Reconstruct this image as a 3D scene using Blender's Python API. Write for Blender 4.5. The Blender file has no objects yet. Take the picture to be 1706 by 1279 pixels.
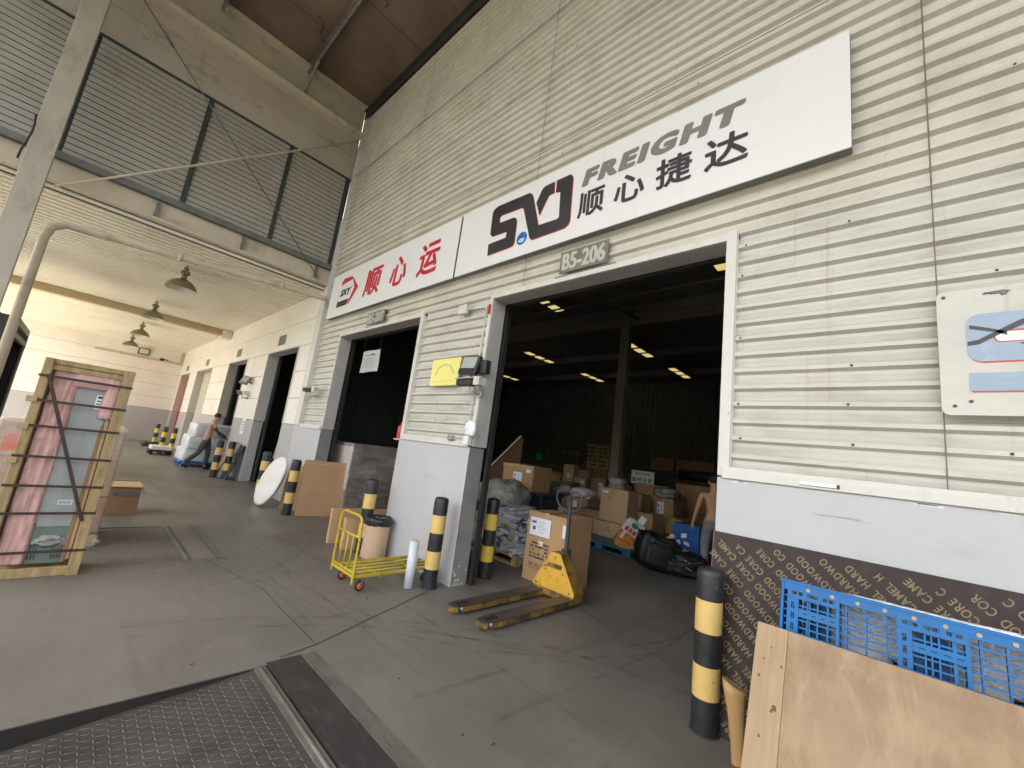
import bpy, bmesh, math, random
from mathutils import Vector, Matrix, noise
from mathutils.geometry import tessellate_polygon

random.seed(7)
SC = bpy.context.scene
COL = SC.collection
R = math.radians

# ------------------------------------------------------------------ camera
cam = bpy.data.cameras.new('camera')
cam.sensor_fit = 'HORIZONTAL'; cam.sensor_width = 36.0
cam.lens = 684.6 / 1706 * 36.0
cam.clip_start = 0.05; cam.clip_end = 600
co = bpy.data.objects.new('camera', cam); COL.objects.link(co)
rx = Vector((0.72438608, 0.67753405, 0.12732798)); uy = Vector((0.02768184, -0.21313289, 0.97663099)); fw = Vector((-0.68883853, 0.70393322, 0.17314589))
co.matrix_world = Matrix(((rx.x, uy.x, -fw.x, 0), (rx.y, uy.y, -fw.y, -3.24407), (rx.z, uy.z, -fw.z, 1.5), (0, 0, 0, 1)))
SC.camera = co

# ------------------------------------------------------------------ sky, sun, exposure
SUN_EL, SUN_AZ = 66.0, 200.0        # azimuth from +Y clockwise; the sun stands over the yard behind the camera
w = bpy.data.worlds.new('World'); SC.world = w; w.use_nodes = True
wn = w.node_tree
sky = wn.nodes.new('ShaderNodeTexSky'); sky.sky_type = 'NISHITA'; sky.sun_disc = False
sky.sun_elevation = R(SUN_EL); sky.sun_rotation = R(SUN_AZ); sky.air_density = 1.0; sky.dust_density = 4.0; sky.ozone_density = 1.0
bg = wn.nodes['Background']; bg.inputs[1].default_value = 0.15
hs = wn.nodes.new('ShaderNodeHueSaturation'); hs.inputs['Saturation'].default_value = 0.45      # thin haze: a whiter sky
tn = wn.nodes.new('ShaderNodeMix'); tn.data_type = 'RGBA'; tn.blend_type = 'MULTIPLY'; tn.inputs[0].default_value = 1.0; tn.inputs[7].default_value = (1.0, 0.962, 0.90, 1)
wn.links.new(sky.outputs[0], hs.inputs['Color']); wn.links.new(hs.outputs[0], tn.inputs[6]); wn.links.new(tn.outputs[2], bg.inputs[0])
sd = bpy.data.lights.new('sun', 'SUN'); sd.energy = 3.6; sd.angle = R(0.5); sd.color = (1.0, 0.93, 0.82)
so = bpy.data.objects.new('sun', sd); COL.objects.link(so)
tos = Vector((math.sin(R(SUN_AZ)) * math.cos(R(SUN_EL)), math.cos(R(SUN_AZ)) * math.cos(R(SUN_EL)), math.sin(R(SUN_EL))))
so.rotation_euler = tos.to_track_quat('Z', 'Y').to_euler()
vs = SC.view_settings
SC.display_settings.display_device = 'sRGB'
vs.view_transform = 'Standard'; vs.look = 'None'; vs.gamma = 1.0; vs.use_curve_mapping = False
vs.exposure = 2.45
SC.cycles.max_bounces = 10; SC.cycles.diffuse_bounces = 6; SC.cycles.glossy_bounces = 4; SC.cycles.transparent_max_bounces = 12
SC.cycles.sample_clamp_indirect = 6.0; SC.cycles.use_denoising = True

# ------------------------------------------------------------------ materials
def lin(r, g, b):
    f = lambda v: (v / 255.0 / 12.92) if v <= 10 else ((v / 255.0 + 0.055) / 1.055) ** 2.4
    return (f(r), f(g), f(b))

def pm(name, col, rough=0.6, var=0.12, scale=3.0, bump=0.0, bscale=40.0, stretch=(1, 1, 1), metal=0.0,
       dirt=None, dirt_amt=0.35, dirt_scale=1.2, dirt_edge=(0.52, 0.68), dirt_stretch=(1, 1, 1), spec=0.5, emit=None, estr=0.0, rvar=0.1, alpha=1.0, trans=0.0, coat=0.0):
    m = bpy.data.materials.new(name); m.use_nodes = True
    nt = m.node_tree; N = nt.nodes; L = nt.links
    p = N['Principled BSDF']
    tc = N.new('ShaderNodeTexCoord'); mp = N.new('ShaderNodeMapping'); mp.inputs['Scale'].default_value = stretch
    L.new(tc.outputs['Object'], mp.inputs['Vector'])
    nz = N.new('ShaderNodeTexNoise'); nz.inputs['Scale'].default_value = scale; nz.inputs['Detail'].default_value = 6; nz.inputs['Roughness'].default_value = 0.6
    L.new(mp.outputs[0], nz.inputs['Vector'])
    mx = N.new('ShaderNodeMix'); mx.data_type = 'RGBA'
    mx.inputs[6].default_value = tuple(c * (1 - var) for c in col) + (1,)
    mx.inputs[7].default_value = tuple(min(1, c * (1 + var)) for c in col) + (1,)
    cr = N.new('ShaderNodeMapRange'); cr.inputs[1].default_value = 0.3; cr.inputs[2].default_value = 0.7
    L.new(nz.outputs[0], cr.inputs[0]); L.new(cr.outputs[0], mx.inputs[0])
    out = mx.outputs[2]
    if dirt:
        mp2 = N.new('ShaderNodeMapping'); mp2.inputs['Scale'].default_value = dirt_stretch
        L.new(tc.outputs['Object'], mp2.inputs['Vector'])
        n2 = N.new('ShaderNodeTexNoise'); n2.inputs['Scale'].default_value = dirt_scale; n2.inputs['Detail'].default_value = 9; n2.inputs['Roughness'].default_value = 0.68
        L.new(mp2.outputs[0], n2.inputs['Vector'])
        r2 = N.new('ShaderNodeMapRange'); r2.inputs[1].default_value = dirt_edge[0]; r2.inputs[2].default_value = dirt_edge[1]; r2.inputs[4].default_value = dirt_amt
        L.new(n2.outputs[0], r2.inputs[0])
        m2 = N.new('ShaderNodeMix'); m2.data_type = 'RGBA'; m2.inputs[7].default_value = tuple(dirt) + (1,)
        L.new(out, m2.inputs[6]); L.new(r2.outputs[0], m2.inputs[0]); out = m2.outputs[2]
    L.new(out, p.inputs['Base Color'])
    rr = N.new('ShaderNodeMapRange'); rr.inputs[1].default_value = 0.3; rr.inputs[2].default_value = 0.7
    rr.inputs[3].default_value = max(0.03, rough - rvar); rr.inputs[4].default_value = min(1, rough + rvar)
    L.new(nz.outputs[0], rr.inputs[0]); L.new(rr.outputs[0], p.inputs['Roughness'])
    p.inputs['Metallic'].default_value = metal
    p.inputs['Specular IOR Level'].default_value = spec
    if coat: p.inputs['Coat Weight'].default_value = coat
    if trans: p.inputs['Transmission Weight'].default_value = trans
    if alpha < 1: p.inputs['Alpha'].default_value = alpha
    if bump:
        nb = N.new('ShaderNodeTexNoise'); nb.inputs['Scale'].default_value = bscale; nb.inputs['Detail'].default_value = 5
        L.new(mp.outputs[0], nb.inputs['Vector'])
        b = N.new('ShaderNodeBump'); b.inputs['Strength'].default_value = bump; b.inputs['Distance'].default_value = 0.02
        L.new(nb.outputs[0], b.inputs['Height']); L.new(b.outputs[0], p.inputs['Normal'])
    if emit:
        p.inputs['Emission Color'].default_value = tuple(emit) + (1,); p.inputs['Emission Strength'].default_value = estr
    return m

M = {}
def floor_mat():
    m = pm('worn concrete floor', (0.170, 0.160, 0.141), 0.48, 0.13, 0.9, 0.05, 30, dirt=(0.075, 0.068, 0.058), dirt_amt=0.5, dirt_scale=0.55, dirt_edge=(0.47, 0.68), dirt_stretch=(0.7, 1.2, 1), spec=0.4, rvar=0.14)
    nt = m.node_tree; N = nt.nodes; L = nt.links; p = N['Principled BSDF']; src = p.inputs['Base Color'].links[0].from_socket
    tc = N.new('ShaderNodeTexCoord')
    def layer(src, col, scale, stretch, lo, hi, amt, rot=0.0, dist=0.0, det=8):
        mp = N.new('ShaderNodeMapping'); mp.inputs['Scale'].default_value = stretch; mp.inputs['Rotation'].default_value = (0, 0, rot); L.new(tc.outputs['Object'], mp.inputs['Vector'])
        n = N.new('ShaderNodeTexNoise'); n.inputs['Scale'].default_value = scale; n.inputs['Detail'].default_value = det; n.inputs['Roughness'].default_value = 0.65; n.inputs['Distortion'].default_value = dist
        L.new(mp.outputs[0], n.inputs['Vector'])
        r = N.new('ShaderNodeMapRange'); r.inputs[1].default_value = lo; r.inputs[2].default_value = hi; r.inputs[4].default_value = amt; L.new(n.outputs[0], r.inputs[0])
        k = N.new('ShaderNodeMix'); k.data_type = 'RGBA'; k.inputs[7].default_value = col + (1,); L.new(src, k.inputs[6]); L.new(r.outputs[0], k.inputs[0]); return k.outputs[2]
    src = layer(src, (0.052, 0.048, 0.042), 1.0, (0.35, 5.0, 1), 0.56, 0.74, 0.34, R(6))          # rolling marks along the dock
    src = layer(src, (0.055, 0.05, 0.044), 1.0, (6.0, 0.4, 1), 0.58, 0.74, 0.30, R(-14))          # and in and out of the door
    src = layer(src, (0.225, 0.21, 0.18), 2.6, (1, 1, 1), 0.55, 0.75, 0.45, 0, 1.2)                # dusty pale patches
    src = layer(src, (0.034, 0.031, 0.028), 3.4, (1, 1, 1), 0.66, 0.72, 0.55, 0.6, 0.4)             # oil spots
    src = layer(src, (0.08, 0.075, 0.065), 55.0, (1, 1, 1), 0.60, 0.70, 0.35, 0, 0, 3)             # speckle
    L.new(src, p.inputs['Base Color'])
    return m
M['floor'] = floor_mat()
M['yard'] = pm('yard concrete', (0.38, 0.355, 0.305), 0.85, 0.12, 0.4, 0.1, 20)
M['low_bounce'] = pm('asphalt yard', (0.045, 0.043, 0.041), 0.9, 0.2, 1.5, 0.2, 40)
M['joint'] = pm('dark joint', (0.045, 0.042, 0.036), 0.9)
M['pit'] = pm('shade darkened pit concrete', (0.022, 0.020, 0.017), 0.95, 0.3, 4, 0.3, 20)  # colour taken near black to hold the shade of the pits
M['clad'] = pm('cream corrugated sheet', (0.57, 0.535, 0.465), 0.42, 0.06, 1.2, dirt=(0.30, 0.25, 0.17), dirt_amt=0.5, dirt_scale=1.3, dirt_edge=(0.48, 0.76), dirt_stretch=(1.4, 1, 1.6), spec=0.4)
M['clad_low'] = pm('off white corrugated sheet', (0.555, 0.537, 0.485), 0.42, 0.09, 1.6, stretch=(0.6, 1, 3), dirt=(0.30, 0.27, 0.20), dirt_amt=0.6, dirt_scale=2.2, dirt_edge=(0.50, 0.76), dirt_stretch=(0.8, 1, 3), spec=0.4)
M['screw'] = pm('rusty screw', (0.06, 0.05, 0.04), 0.6)
M['seam'] = pm('dirty sheet lap', (0.16, 0.14, 0.10), 0.8)
M['trim'] = pm('white painted flashing', (0.62, 0.60, 0.55), 0.45, 0.07, 2, dirt=(0.36, 0.31, 0.24), dirt_amt=0.45, dirt_scale=3, dirt_edge=(0.55, 0.75), dirt_stretch=(2, 2, 0.6))
M['reveal'] = pm('grey door reveal', (0.50, 0.48, 0.45), 0.5, 0.08, 2, dirt=(0.16, 0.15, 0.13), dirt_amt=0.5, dirt_scale=5, dirt_edge=(0.58, 0.75))
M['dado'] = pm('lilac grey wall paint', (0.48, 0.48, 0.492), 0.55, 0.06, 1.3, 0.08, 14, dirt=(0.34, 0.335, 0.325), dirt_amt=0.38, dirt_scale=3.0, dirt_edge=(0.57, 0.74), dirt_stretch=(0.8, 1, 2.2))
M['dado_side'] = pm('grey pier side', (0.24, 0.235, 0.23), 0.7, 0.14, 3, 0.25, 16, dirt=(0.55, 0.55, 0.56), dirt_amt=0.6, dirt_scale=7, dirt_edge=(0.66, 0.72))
M['chip'] = pm('flaked white paint', (0.66, 0.65, 0.62), 0.8, 0.2, 12, 0.4, 60)
M['panel'] = pm('white wall panel', (0.81, 0.77, 0.70), 0.5, 0.04, 0.8, dirt=(0.5, 0.43, 0.31), dirt_amt=0.35, dirt_scale=1.0, dirt_edge=(0.5, 0.8), dirt_stretch=(0.7, 1, 2))
M['fardado'] = pm('grey wall paint', (0.42, 0.41, 0.405), 0.6, 0.06, 1.0, dirt=(0.3, 0.29, 0.28), dirt_amt=0.4, dirt_scale=2)
M['ceil'] = pm('cream ceiling sheet', (0.80, 0.76, 0.65), 0.5, 0.06, 0.6, dirt=(0.5, 0.41, 0.25), dirt_amt=0.3, dirt_scale=0.8)
M['beam'] = pm('aged cream steel paint', (0.56, 0.49, 0.375), 0.6, 0.10, 1.2, 0.05, 8, dirt=(0.22, 0.17, 0.10), dirt_amt=0.6, dirt_scale=2.2, dirt_edge=(0.54, 0.74))
M['fascia'] = pm('stained plaster fascia', (0.48, 0.415, 0.345), 0.7, 0.10, 1.0, 0.08, 9, dirt=(0.20, 0.16, 0.09), dirt_amt=0.65, dirt_scale=1.9, dirt_edge=(0.55, 0.72), dirt_stretch=(1, 0.8, 1.6))
M['flange'] = pm('underlit cream flange paint', (0.66, 0.59, 0.46), 0.6, 0.08, 1.2, dirt=(0.3, 0.24, 0.15), dirt_amt=0.5, dirt_scale=3)  # same paint as the beam, lightened to show light from below
M['column'] = pm('greyed column paint', (0.46, 0.41, 0.33), 0.55, 0.10, 2, dirt=(0.22, 0.19, 0.14), dirt_amt=0.5, dirt_scale=4, dirt_stretch=(1, 1, 0.4))
M['louvre'] = pm('grey cream louvre', (0.37, 0.35, 0.30), 0.5, 0.08, 1.5, dirt=(0.2, 0.18, 0.13), dirt_amt=0.4, dirt_scale=2)
M['dkgreen'] = pm('dark green frame', (0.035, 0.045, 0.04), 0.5, 0.2, 3)
M['greysteel'] = pm('grey steel', (0.17, 0.175, 0.17), 0.5, 0.2, 5, metal=0.3, dirt=(0.07, 0.06, 0.05), dirt_amt=0.5, dirt_scale=6)
M['galv'] = pm('galvanised purlin', (0.30, 0.30, 0.28), 0.45, 0.2, 4, metal=0.5, dirt=(0.05, 0.045, 0.04), dirt_amt=0.6, dirt_scale=5)
M['roof'] = pm('brown roof lining', (0.20, 0.14, 0.105), 0.75, 0.22, 1.3, 0.1, 8, dirt=(0.22, 0.17, 0.14), dirt_amt=0.5, dirt_scale=1.7, dirt_edge=(0.6, 0.8))
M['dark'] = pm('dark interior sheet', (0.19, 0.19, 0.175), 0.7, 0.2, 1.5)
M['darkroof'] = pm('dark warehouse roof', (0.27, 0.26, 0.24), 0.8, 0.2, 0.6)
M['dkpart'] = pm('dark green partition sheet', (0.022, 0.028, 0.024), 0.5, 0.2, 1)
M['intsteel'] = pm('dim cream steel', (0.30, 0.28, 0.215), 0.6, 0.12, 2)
M['white'] = pm('white sign face', (0.76, 0.75, 0.74), 0.35, 0.015, 1.0, dirt=(0.66, 0.64, 0.60), dirt_amt=0.35, dirt_scale=2.0, spec=0.5)
M['signedge'] = pm('grey sign edge', (0.16, 0.16, 0.155), 0.5)
M['black_ink'] = pm('charcoal lettering', (0.030, 0.026, 0.030), 0.4, 0.1)
M['grey_ink'] = pm('grey lettering', (0.21, 0.18, 0.175), 0.4, 0.08)
M['red_ink'] = pm('red lettering', (0.55, 0.018, 0.045), 0.4, 0.08)
M['redline'] = pm('red outline', (0.52, 0.06, 0.05), 0.4, 0.08)
M['blue_ink'] = pm('blue ball', (0.03, 0.16, 0.42), 0.25, 0.6, 9)
M['olive'] = pm('olive grey plate', (0.155, 0.155, 0.115), 0.55, 0.15, 6, dirt=(0.3, 0.29, 0.24), dirt_amt=0.5, dirt_scale=9)
M['platewhite'] = pm('faded white paint', (0.48, 0.47, 0.42), 0.6, 0.12, 12)
M['yellowsign'] = pm('yellow notice', (0.82, 0.74, 0.22), 0.45, 0.04, 2)
M['brownink'] = pm('brown print', (0.23, 0.17, 0.06), 0.6)
M['paper'] = pm('white paper', (0.76, 0.77, 0.80), 0.7, 0.03, 4)
M['ink'] = pm('black print', (0.05, 0.05, 0.06), 0.7)
M['blueink'] = pm('blue print', (0.06, 0.09, 0.28), 0.7)
M['black'] = pm('black paint', (0.022, 0.023, 0.026), 0.42, 0.3, 6, 0.12, 25, dirt=(0.09, 0.085, 0.08), dirt_amt=0.6, dirt_scale=9, dirt_edge=(0.60, 0.72))
M['byellow'] = pm('faded yellow paint', (0.68, 0.47, 0.16), 0.5, 0.08, 5, 0.1, 25, dirt=(0.10, 0.07, 0.04), dirt_amt=0.8, dirt_scale=13, dirt_edge=(0.63, 0.70), dirt_stretch=(1, 1, 0.7))
M['byellow2'] = pm('bright yellow paint', (0.68, 0.50, 0.07), 0.5, 0.08, 5, dirt=(0.12, 0.09, 0.04), dirt_amt=0.7, dirt_scale=12, dirt_edge=(0.63, 0.72))
M['cartyellow'] = pm('yellow tube paint', (0.52, 0.39, 0.03), 0.38, 0.1, 9, dirt=(0.13, 0.08, 0.04), dirt_amt=0.85, dirt_scale=9, dirt_edge=(0.55, 0.66))
M['jackyellow'] = pm('yellow jack paint', (0.66, 0.38, 0.05), 0.45, 0.08, 5, 0.08, 20, dirt=(0.16, 0.085, 0.03), dirt_amt=0.85, dirt_scale=7, dirt_edge=(0.60, 0.70))
M['jackworn'] = pm('rusty worn yellow', (0.27, 0.165, 0.03), 0.6, 0.35, 8, 0.2, 30, dirt=(0.04, 0.03, 0.022), dirt_amt=0.9, dirt_scale=6, dirt_edge=(0.44, 0.60))
M['forktop'] = pm('scuffed fork steel', (0.09, 0.075, 0.06), 0.42, 0.25, 4, metal=0.3, dirt=(0.035, 0.03, 0.028), dirt_amt=0.7, dirt_scale=5, dirt_stretch=(4, 0.6, 1))
M['rubber'] = pm('black rubber', (0.02, 0.02, 0.021), 0.6, 0.25, 9)
M['orange'] = pm('orange plastic', (0.75, 0.13, 0.03), 0.4, 0.06, 4)
M['metal'] = pm('zinc metal', (0.5, 0.5, 0.5), 0.35, 0.1, 9, metal=0.9)
M['handle'] = pm('dark grey handle', (0.055, 0.06, 0.068), 0.35, 0.2, 8)
for k, (nm, c) in enumerate([('cardA', (0.45, 0.275, 0.145)), ('cardB', (0.40, 0.24, 0.125)), ('cardC', (0.52, 0.35, 0.205)), ('cardD', (0.30, 0.185, 0.10))]):
    M[nm] = pm('cardboard ' + 'abcd'[k], c, 0.8, 0.09, 2.5, 0.05, 40, stretch=(1, 1, 0.35), dirt=tuple(v * 0.6 for v in c), dirt_amt=0.4, dirt_scale=2.4, dirt_edge=(0.55, 0.75))
M['cardedge'] = pm('pale cardboard edge', (0.56, 0.34, 0.18), 0.85, 0.1, 8, 0.1, 60)
M['tape'] = pm('packing tape', (0.50, 0.34, 0.17), 0.22, 0.08, 6, spec=0.6)
M['palewood'] = pm('pale sawn wood', (0.45, 0.33, 0.17), 0.8, 0.2, 3, 0.15, 30, stretch=(6, 6, 0.7), dirt=(0.2, 0.13, 0.06), dirt_amt=0.5, dirt_scale=4)
M['cratewood'] = pm('crate wood', (0.40, 0.29, 0.145), 0.8, 0.28, 3, 0.15, 30, stretch=(7, 7, 0.8), dirt=(0.19, 0.12, 0.055), dirt_amt=0.6, dirt_scale=4, dirt_stretch=(3, 3, 0.8))
M['pink'] = pm('pink foam sheet', (0.66, 0.40, 0.365), 0.75, 0.10, 5, 0.35, 22, stretch=(1, 2.2, 0.7))
M['fridge'] = pm('blue grey panel', (0.33, 0.355, 0.35), 0.42, 0.09, 2.0, 0.04, 30, stretch=(1, 10, 0.5), dirt=(0.42, 0.46, 0.46), dirt_amt=0.3, dirt_scale=6, dirt_stretch=(1, 14, 0.5))
M['fridgegreen'] = pm('green grey base', (0.145, 0.19, 0.165), 0.5, 0.12, 4)
M['strap'] = pm('dark steel strap', (0.055, 0.033, 0.028), 0.5, 0.3, 8, metal=0.3)
M['kraft'] = pm('kraft paper', (0.55, 0.385, 0.255), 0.8, 0.06, 4, 0.35, 9, dirt=(0.40, 0.27, 0.17), dirt_amt=0.4, dirt_scale=5)
M['binbag'] = pm('black bin liner', (0.012, 0.012, 0.013), 0.25, 0.3, 9, 0.8, 30, spec=0.6)
M['film'] = pm('white film roll', (0.62, 0.68, 0.72), 0.22, 0.06, 4, spec=0.6)
M['wrapwhite'] = pm('white fabric wrap', (0.72, 0.70, 0.655), 0.65, 0.05, 3, 0.3, 9)
M['bale'] = pm('white plastic bale', (0.66, 0.68, 0.71), 0.35, 0.05, 3, 0.5, 7, spec=0.5)
M['greybale'] = pm('grey bale face', (0.16, 0.165, 0.17), 0.5, 0.1, 3)
M['blueplastic'] = pm('blue pallet plastic', (0.003, 0.125, 0.37), 0.42, 0.25, 4, dirt=(0.03, 0.10, 0.20), dirt_amt=0.6, dirt_scale=7, spec=0.35)
M['teal'] = pm('teal pallet plastic', (0.015, 0.13, 0.19), 0.45, 0.12, 4)
M['foil'] = pm('crinkled silver bubble wrap', (0.84, 0.85, 0.86), 0.28, 0.25, 26, 0.9, 50, stretch=(1, 1, 2), metal=0.15)
M['jug'] = pm('milky plastic', (0.70, 0.69, 0.60), 0.35, 0.04, 3)
M['filmply'] = pm('dark film faced plywood', (0.038, 0.027, 0.025), 0.5, 0.2, 2.5, dirt=(0.085, 0.07, 0.062), dirt_amt=0.5, dirt_scale=3, spec=0.25)
M['gold'] = pm('faded gold print', (0.20, 0.155, 0.075), 0.5, 0.3, 14)
M['ochre'] = pm('ochre painted timber', (0.46, 0.28, 0.115), 0.45, 0.10, 4, stretch=(6, 6, 0.8))
M['skin'] = pm('skin', (0.50, 0.265, 0.165), 0.55, 0.07, 6)
M['skin2'] = pm('tanned skin', (0.46, 0.25, 0.15), 0.55, 0.07, 6)
M['hair'] = pm('dark hair', (0.022, 0.017, 0.014), 0.6, 0.3, 30, 0.5, 90)
M['sleeve'] = pm('dark purple sleeve', (0.045, 0.028, 0.042), 0.8, 0.2, 12)
M['trousers'] = pm('grey green trousers', (0.060, 0.072, 0.072), 0.85, 0.2, 8, 0.3, 18)
M['trousers2'] = pm('grey trousers', (0.17, 0.17, 0.19), 0.85, 0.14, 8, 0.3, 18)
M['shoe'] = pm('black shoe', (0.014, 0.014, 0.015), 0.5)
M['eye'] = pm('dark eye', (0.02, 0.015, 0.012), 0.3)
M['red'] = pm('red enamel', (0.58, 0.035, 0.03), 0.35, 0.07, 5)
M['glassgrey'] = pm('grey lamp glass', (0.40, 0.42, 0.40), 0.15, 0.05, 4)
M['cam'] = pm('pale camera shell', (0.50, 0.49, 0.45), 0.4, 0.06, 5)
M['lampshade'] = pm('bronze grey lampshade', (0.20, 0.175, 0.115), 0.38, 0.12, 5, metal=0.4)
M['lampin'] = pm('pale reflector', (0.62, 0.60, 0.54), 0.35)
M['lampglow'] = pm('yellow roof lamp', (0.8, 0.7, 0.3), 0.5, 0.1, 2, emit=(1.0, 0.80, 0.30), estr=0.13)
M['navy'] = pm('navy bin plastic', (0.018, 0.032, 0.05), 0.4, 0.15, 3)
M['greyplastic'] = pm('grey plastic sack', (0.25, 0.245, 0.21), 0.3, 0.3, 5, 0.9, 9, dirt=(0.55, 0.54, 0.48), dirt_amt=0.6, dirt_scale=4)
M['sackblue'] = pm('crumpled blue white sacks', (0.56, 0.565, 0.58), 0.28, 0.35, 5, 0.9, 9, dirt=(0.02, 0.035, 0.15), dirt_amt=0.95, dirt_scale=2.6, dirt_edge=(0.55, 0.58))
M['ricebag'] = pm('rice sack white', (0.66, 0.64, 0.60), 0.4, 0.06, 4, 0.3, 16)
M['riceor'] = pm('rice sack orange', (0.50, 0.20, 0.035), 0.4, 0.5, 14, 0.3, 16)
M['green'] = pm('bright green plastic', (0.02, 0.42, 0.06), 0.4)
M['greenink'] = pm('green print', (0.02, 0.20, 0.09), 0.5)
M['dkg'] = pm('dark green plastic', (0.01, 0.07, 0.055), 0.45)
M['suitcase'] = pm('black nylon luggage', (0.010, 0.011, 0.013), 0.55, 0.3, 9, 0.3, 60)
M['blueprint'] = pm('blue printed carton', (0.012, 0.10, 0.36), 0.35, 0.1, 3)
M['yellowink'] = pm('yellow print', (0.75, 0.50, 0.05), 0.5)
M['brownpanel'] = pm('dark brown panel', (0.085, 0.045, 0.025), 0.6, 0.2, 3)
M['cabinet'] = pm('cream cabinet', (0.42, 0.41, 0.35), 0.5, 0.05, 3)
M['truckdark'] = pm('black trailer lining', (0.018, 0.018, 0.019), 0.5, 0.2, 3)
M['truckgrey'] = pm('grey trailer frame', (0.20, 0.19, 0.16), 0.5, 0.15, 4)
M['tan'] = pm('tan door panel', (0.55, 0.51, 0.42), 0.5, 0.04, 2)

def plywood_mat():
    m = pm('pale plywood face', (0.315, 0.21, 0.118), 0.6, 0.17, 3.0, 0.05, 30, stretch=(1.3, 1, 0.9), dirt=(0.185, 0.108, 0.052), dirt_amt=0.9, dirt_scale=3.2, dirt_edge=(0.46, 0.72), dirt_stretch=(1.5, 1, 1.0))
    nt = m.node_tree; N = nt.nodes; L = nt.links; p = N['Principled BSDF']
    src = p.inputs['Base Color'].links[0].from_socket
    tc = N.new('ShaderNodeTexCoord'); mp = N.new('ShaderNodeMapping'); mp.inputs['Scale'].default_value = (2.2, 2, 0.9); mp.inputs['Location'].default_value = (3, 1, 4)
    L.new(tc.outputs['Object'], mp.inputs['Vector'])
    g = N.new('ShaderNodeTexNoise'); g.inputs['Scale'].default_value = 2.6; g.inputs['Detail'].default_value = 9; g.inputs['Distortion'].default_value = 1.6; g.inputs['Roughness'].default_value = 0.62
    L.new(mp.outputs[0], g.inputs['Vector'])
    r = N.new('ShaderNodeMapRange'); r.inputs[1].default_value = 0.50; r.inputs[2].default_value = 0.70; r.inputs[4].default_value = 0.55
    L.new(g.outputs[0], r.inputs[0])
    k = N.new('ShaderNodeMix'); k.data_type = 'RGBA'; k.inputs[7].default_value = (0.42, 0.305, 0.19, 1)
    L.new(src, k.inputs[6]); L.new(r.outputs[0], k.inputs[0])
    mp2 = N.new('ShaderNodeMapping'); mp2.inputs['Scale'].default_value = (70, 10, 2.0); L.new(tc.outputs['Object'], mp2.inputs['Vector'])
    g2 = N.new('ShaderNodeTexNoise'); g2.inputs['Scale'].default_value = 1.0; g2.inputs['Detail'].default_value = 4; L.new(mp2.outputs[0], g2.inputs['Vector'])
    r2 = N.new('ShaderNodeMapRange'); r2.inputs[1].default_value = 0.56; r2.inputs[2].default_value = 0.72; r2.inputs[4].default_value = 0.28; L.new(g2.outputs[0], r2.inputs[0])
    k2 = N.new('ShaderNodeMix'); k2.data_type = 'RGBA'; k2.inputs[7].default_value = (0.27, 0.155, 0.07, 1)
    L.new(k.outputs[2], k2.inputs[6]); L.new(r2.outputs[0], k2.inputs[0])
    L.new(k2.outputs[2], p.inputs['Base Color'])
    return m
M['ply'] = plywood_mat()

def wrap_mat():
    m = pm('clear stretch film', (0.80, 0.79, 0.78), 0.18, 0.1, 6, 0.7, 14, stretch=(1, 1, 3), spec=0.7)
    nt = m.node_tree; N = nt.nodes; L = nt.links; p = N['Principled BSDF']
    nz = N.new('ShaderNodeTexNoise'); nz.inputs['Scale'].default_value = 3; nz.inputs['Detail'].default_value = 9
    mp = N.new('ShaderNodeMapping'); mp.inputs['Scale'].default_value = (1, 1, 2.2); tc = N.new('ShaderNodeTexCoord')
    L.new(tc.outputs['Object'], mp.inputs[0]); L.new(mp.outputs[0], nz.inputs['Vector'])
    r = N.new('ShaderNodeMapRange'); r.inputs[1].default_value = 0.35; r.inputs[2].default_value = 0.68; r.inputs[3].default_value = 0.10; r.inputs[4].default_value = 0.42
    L.new(nz.outputs[0], r.inputs[0]); L.new(r.outputs[0], p.inputs['Alpha'])
    return m
M['wrap'] = wrap_mat()

def add_layer(name, col, scale, stretch, lo, hi, amt, dist=0.0, det=6, loc=(0, 0, 0)):
    """one more layer of wear over a material: runs, scuffs, scratches"""
    nt = M[name].node_tree; N = nt.nodes; L = nt.links; p = N['Principled BSDF']; src = p.inputs['Base Color'].links[0].from_socket
    tc = N.new('ShaderNodeTexCoord'); mp = N.new('ShaderNodeMapping'); mp.inputs['Scale'].default_value = stretch; mp.inputs['Location'].default_value = loc
    L.new(tc.outputs['Object'], mp.inputs['Vector'])
    n = N.new('ShaderNodeTexNoise'); n.inputs['Scale'].default_value = scale; n.inputs['Detail'].default_value = det; n.inputs['Roughness'].default_value = 0.6; n.inputs['Distortion'].default_value = dist
    L.new(mp.outputs[0], n.inputs['Vector'])
    r = N.new('ShaderNodeMapRange'); r.inputs[1].default_value = lo; r.inputs[2].default_value = hi; r.inputs[4].default_value = amt; L.new(n.outputs[0], r.inputs[0])
    k = N.new('ShaderNodeMix'); k.data_type = 'RGBA'; k.inputs[7].default_value = tuple(col) + (1,); L.new(src, k.inputs[6]); L.new(r.outputs[0], k.inputs[0]); L.new(k.outputs[2], p.inputs['Base Color'])
for nm_, a_ in (('clad', .40), ('clad_low', .45)):
    add_layer(nm_, (0.27, 0.20, 0.12), 1.0, (16, 1, .55), .60, .78, a_)                 # rusty runs down the sheets
    add_layer(nm_, (0.20, 0.19, 0.16), 2.4, (1.2, 1, 5), .66, .76, .45, .5, 8, (5, 2, 1))   # greasy smears along the ribs
add_layer('dado', (0.16, 0.155, 0.15), 1.0, (1.6, 3, 26), .70, .75, .55, .3, 5)            # trolley scuffs
add_layer('dado', (0.42, 0.40, 0.37), 1.0, (13, 3, .6), .60, .80, .40)                     # runs
add_layer('fardado', (0.2, 0.19, 0.18), 1.0, (1.2, 3, 18), .68, .75, .4)
add_layer('panel', (0.45, 0.36, 0.24), 1.0, (9, 1, .5), .60, .80, .35)
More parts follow.
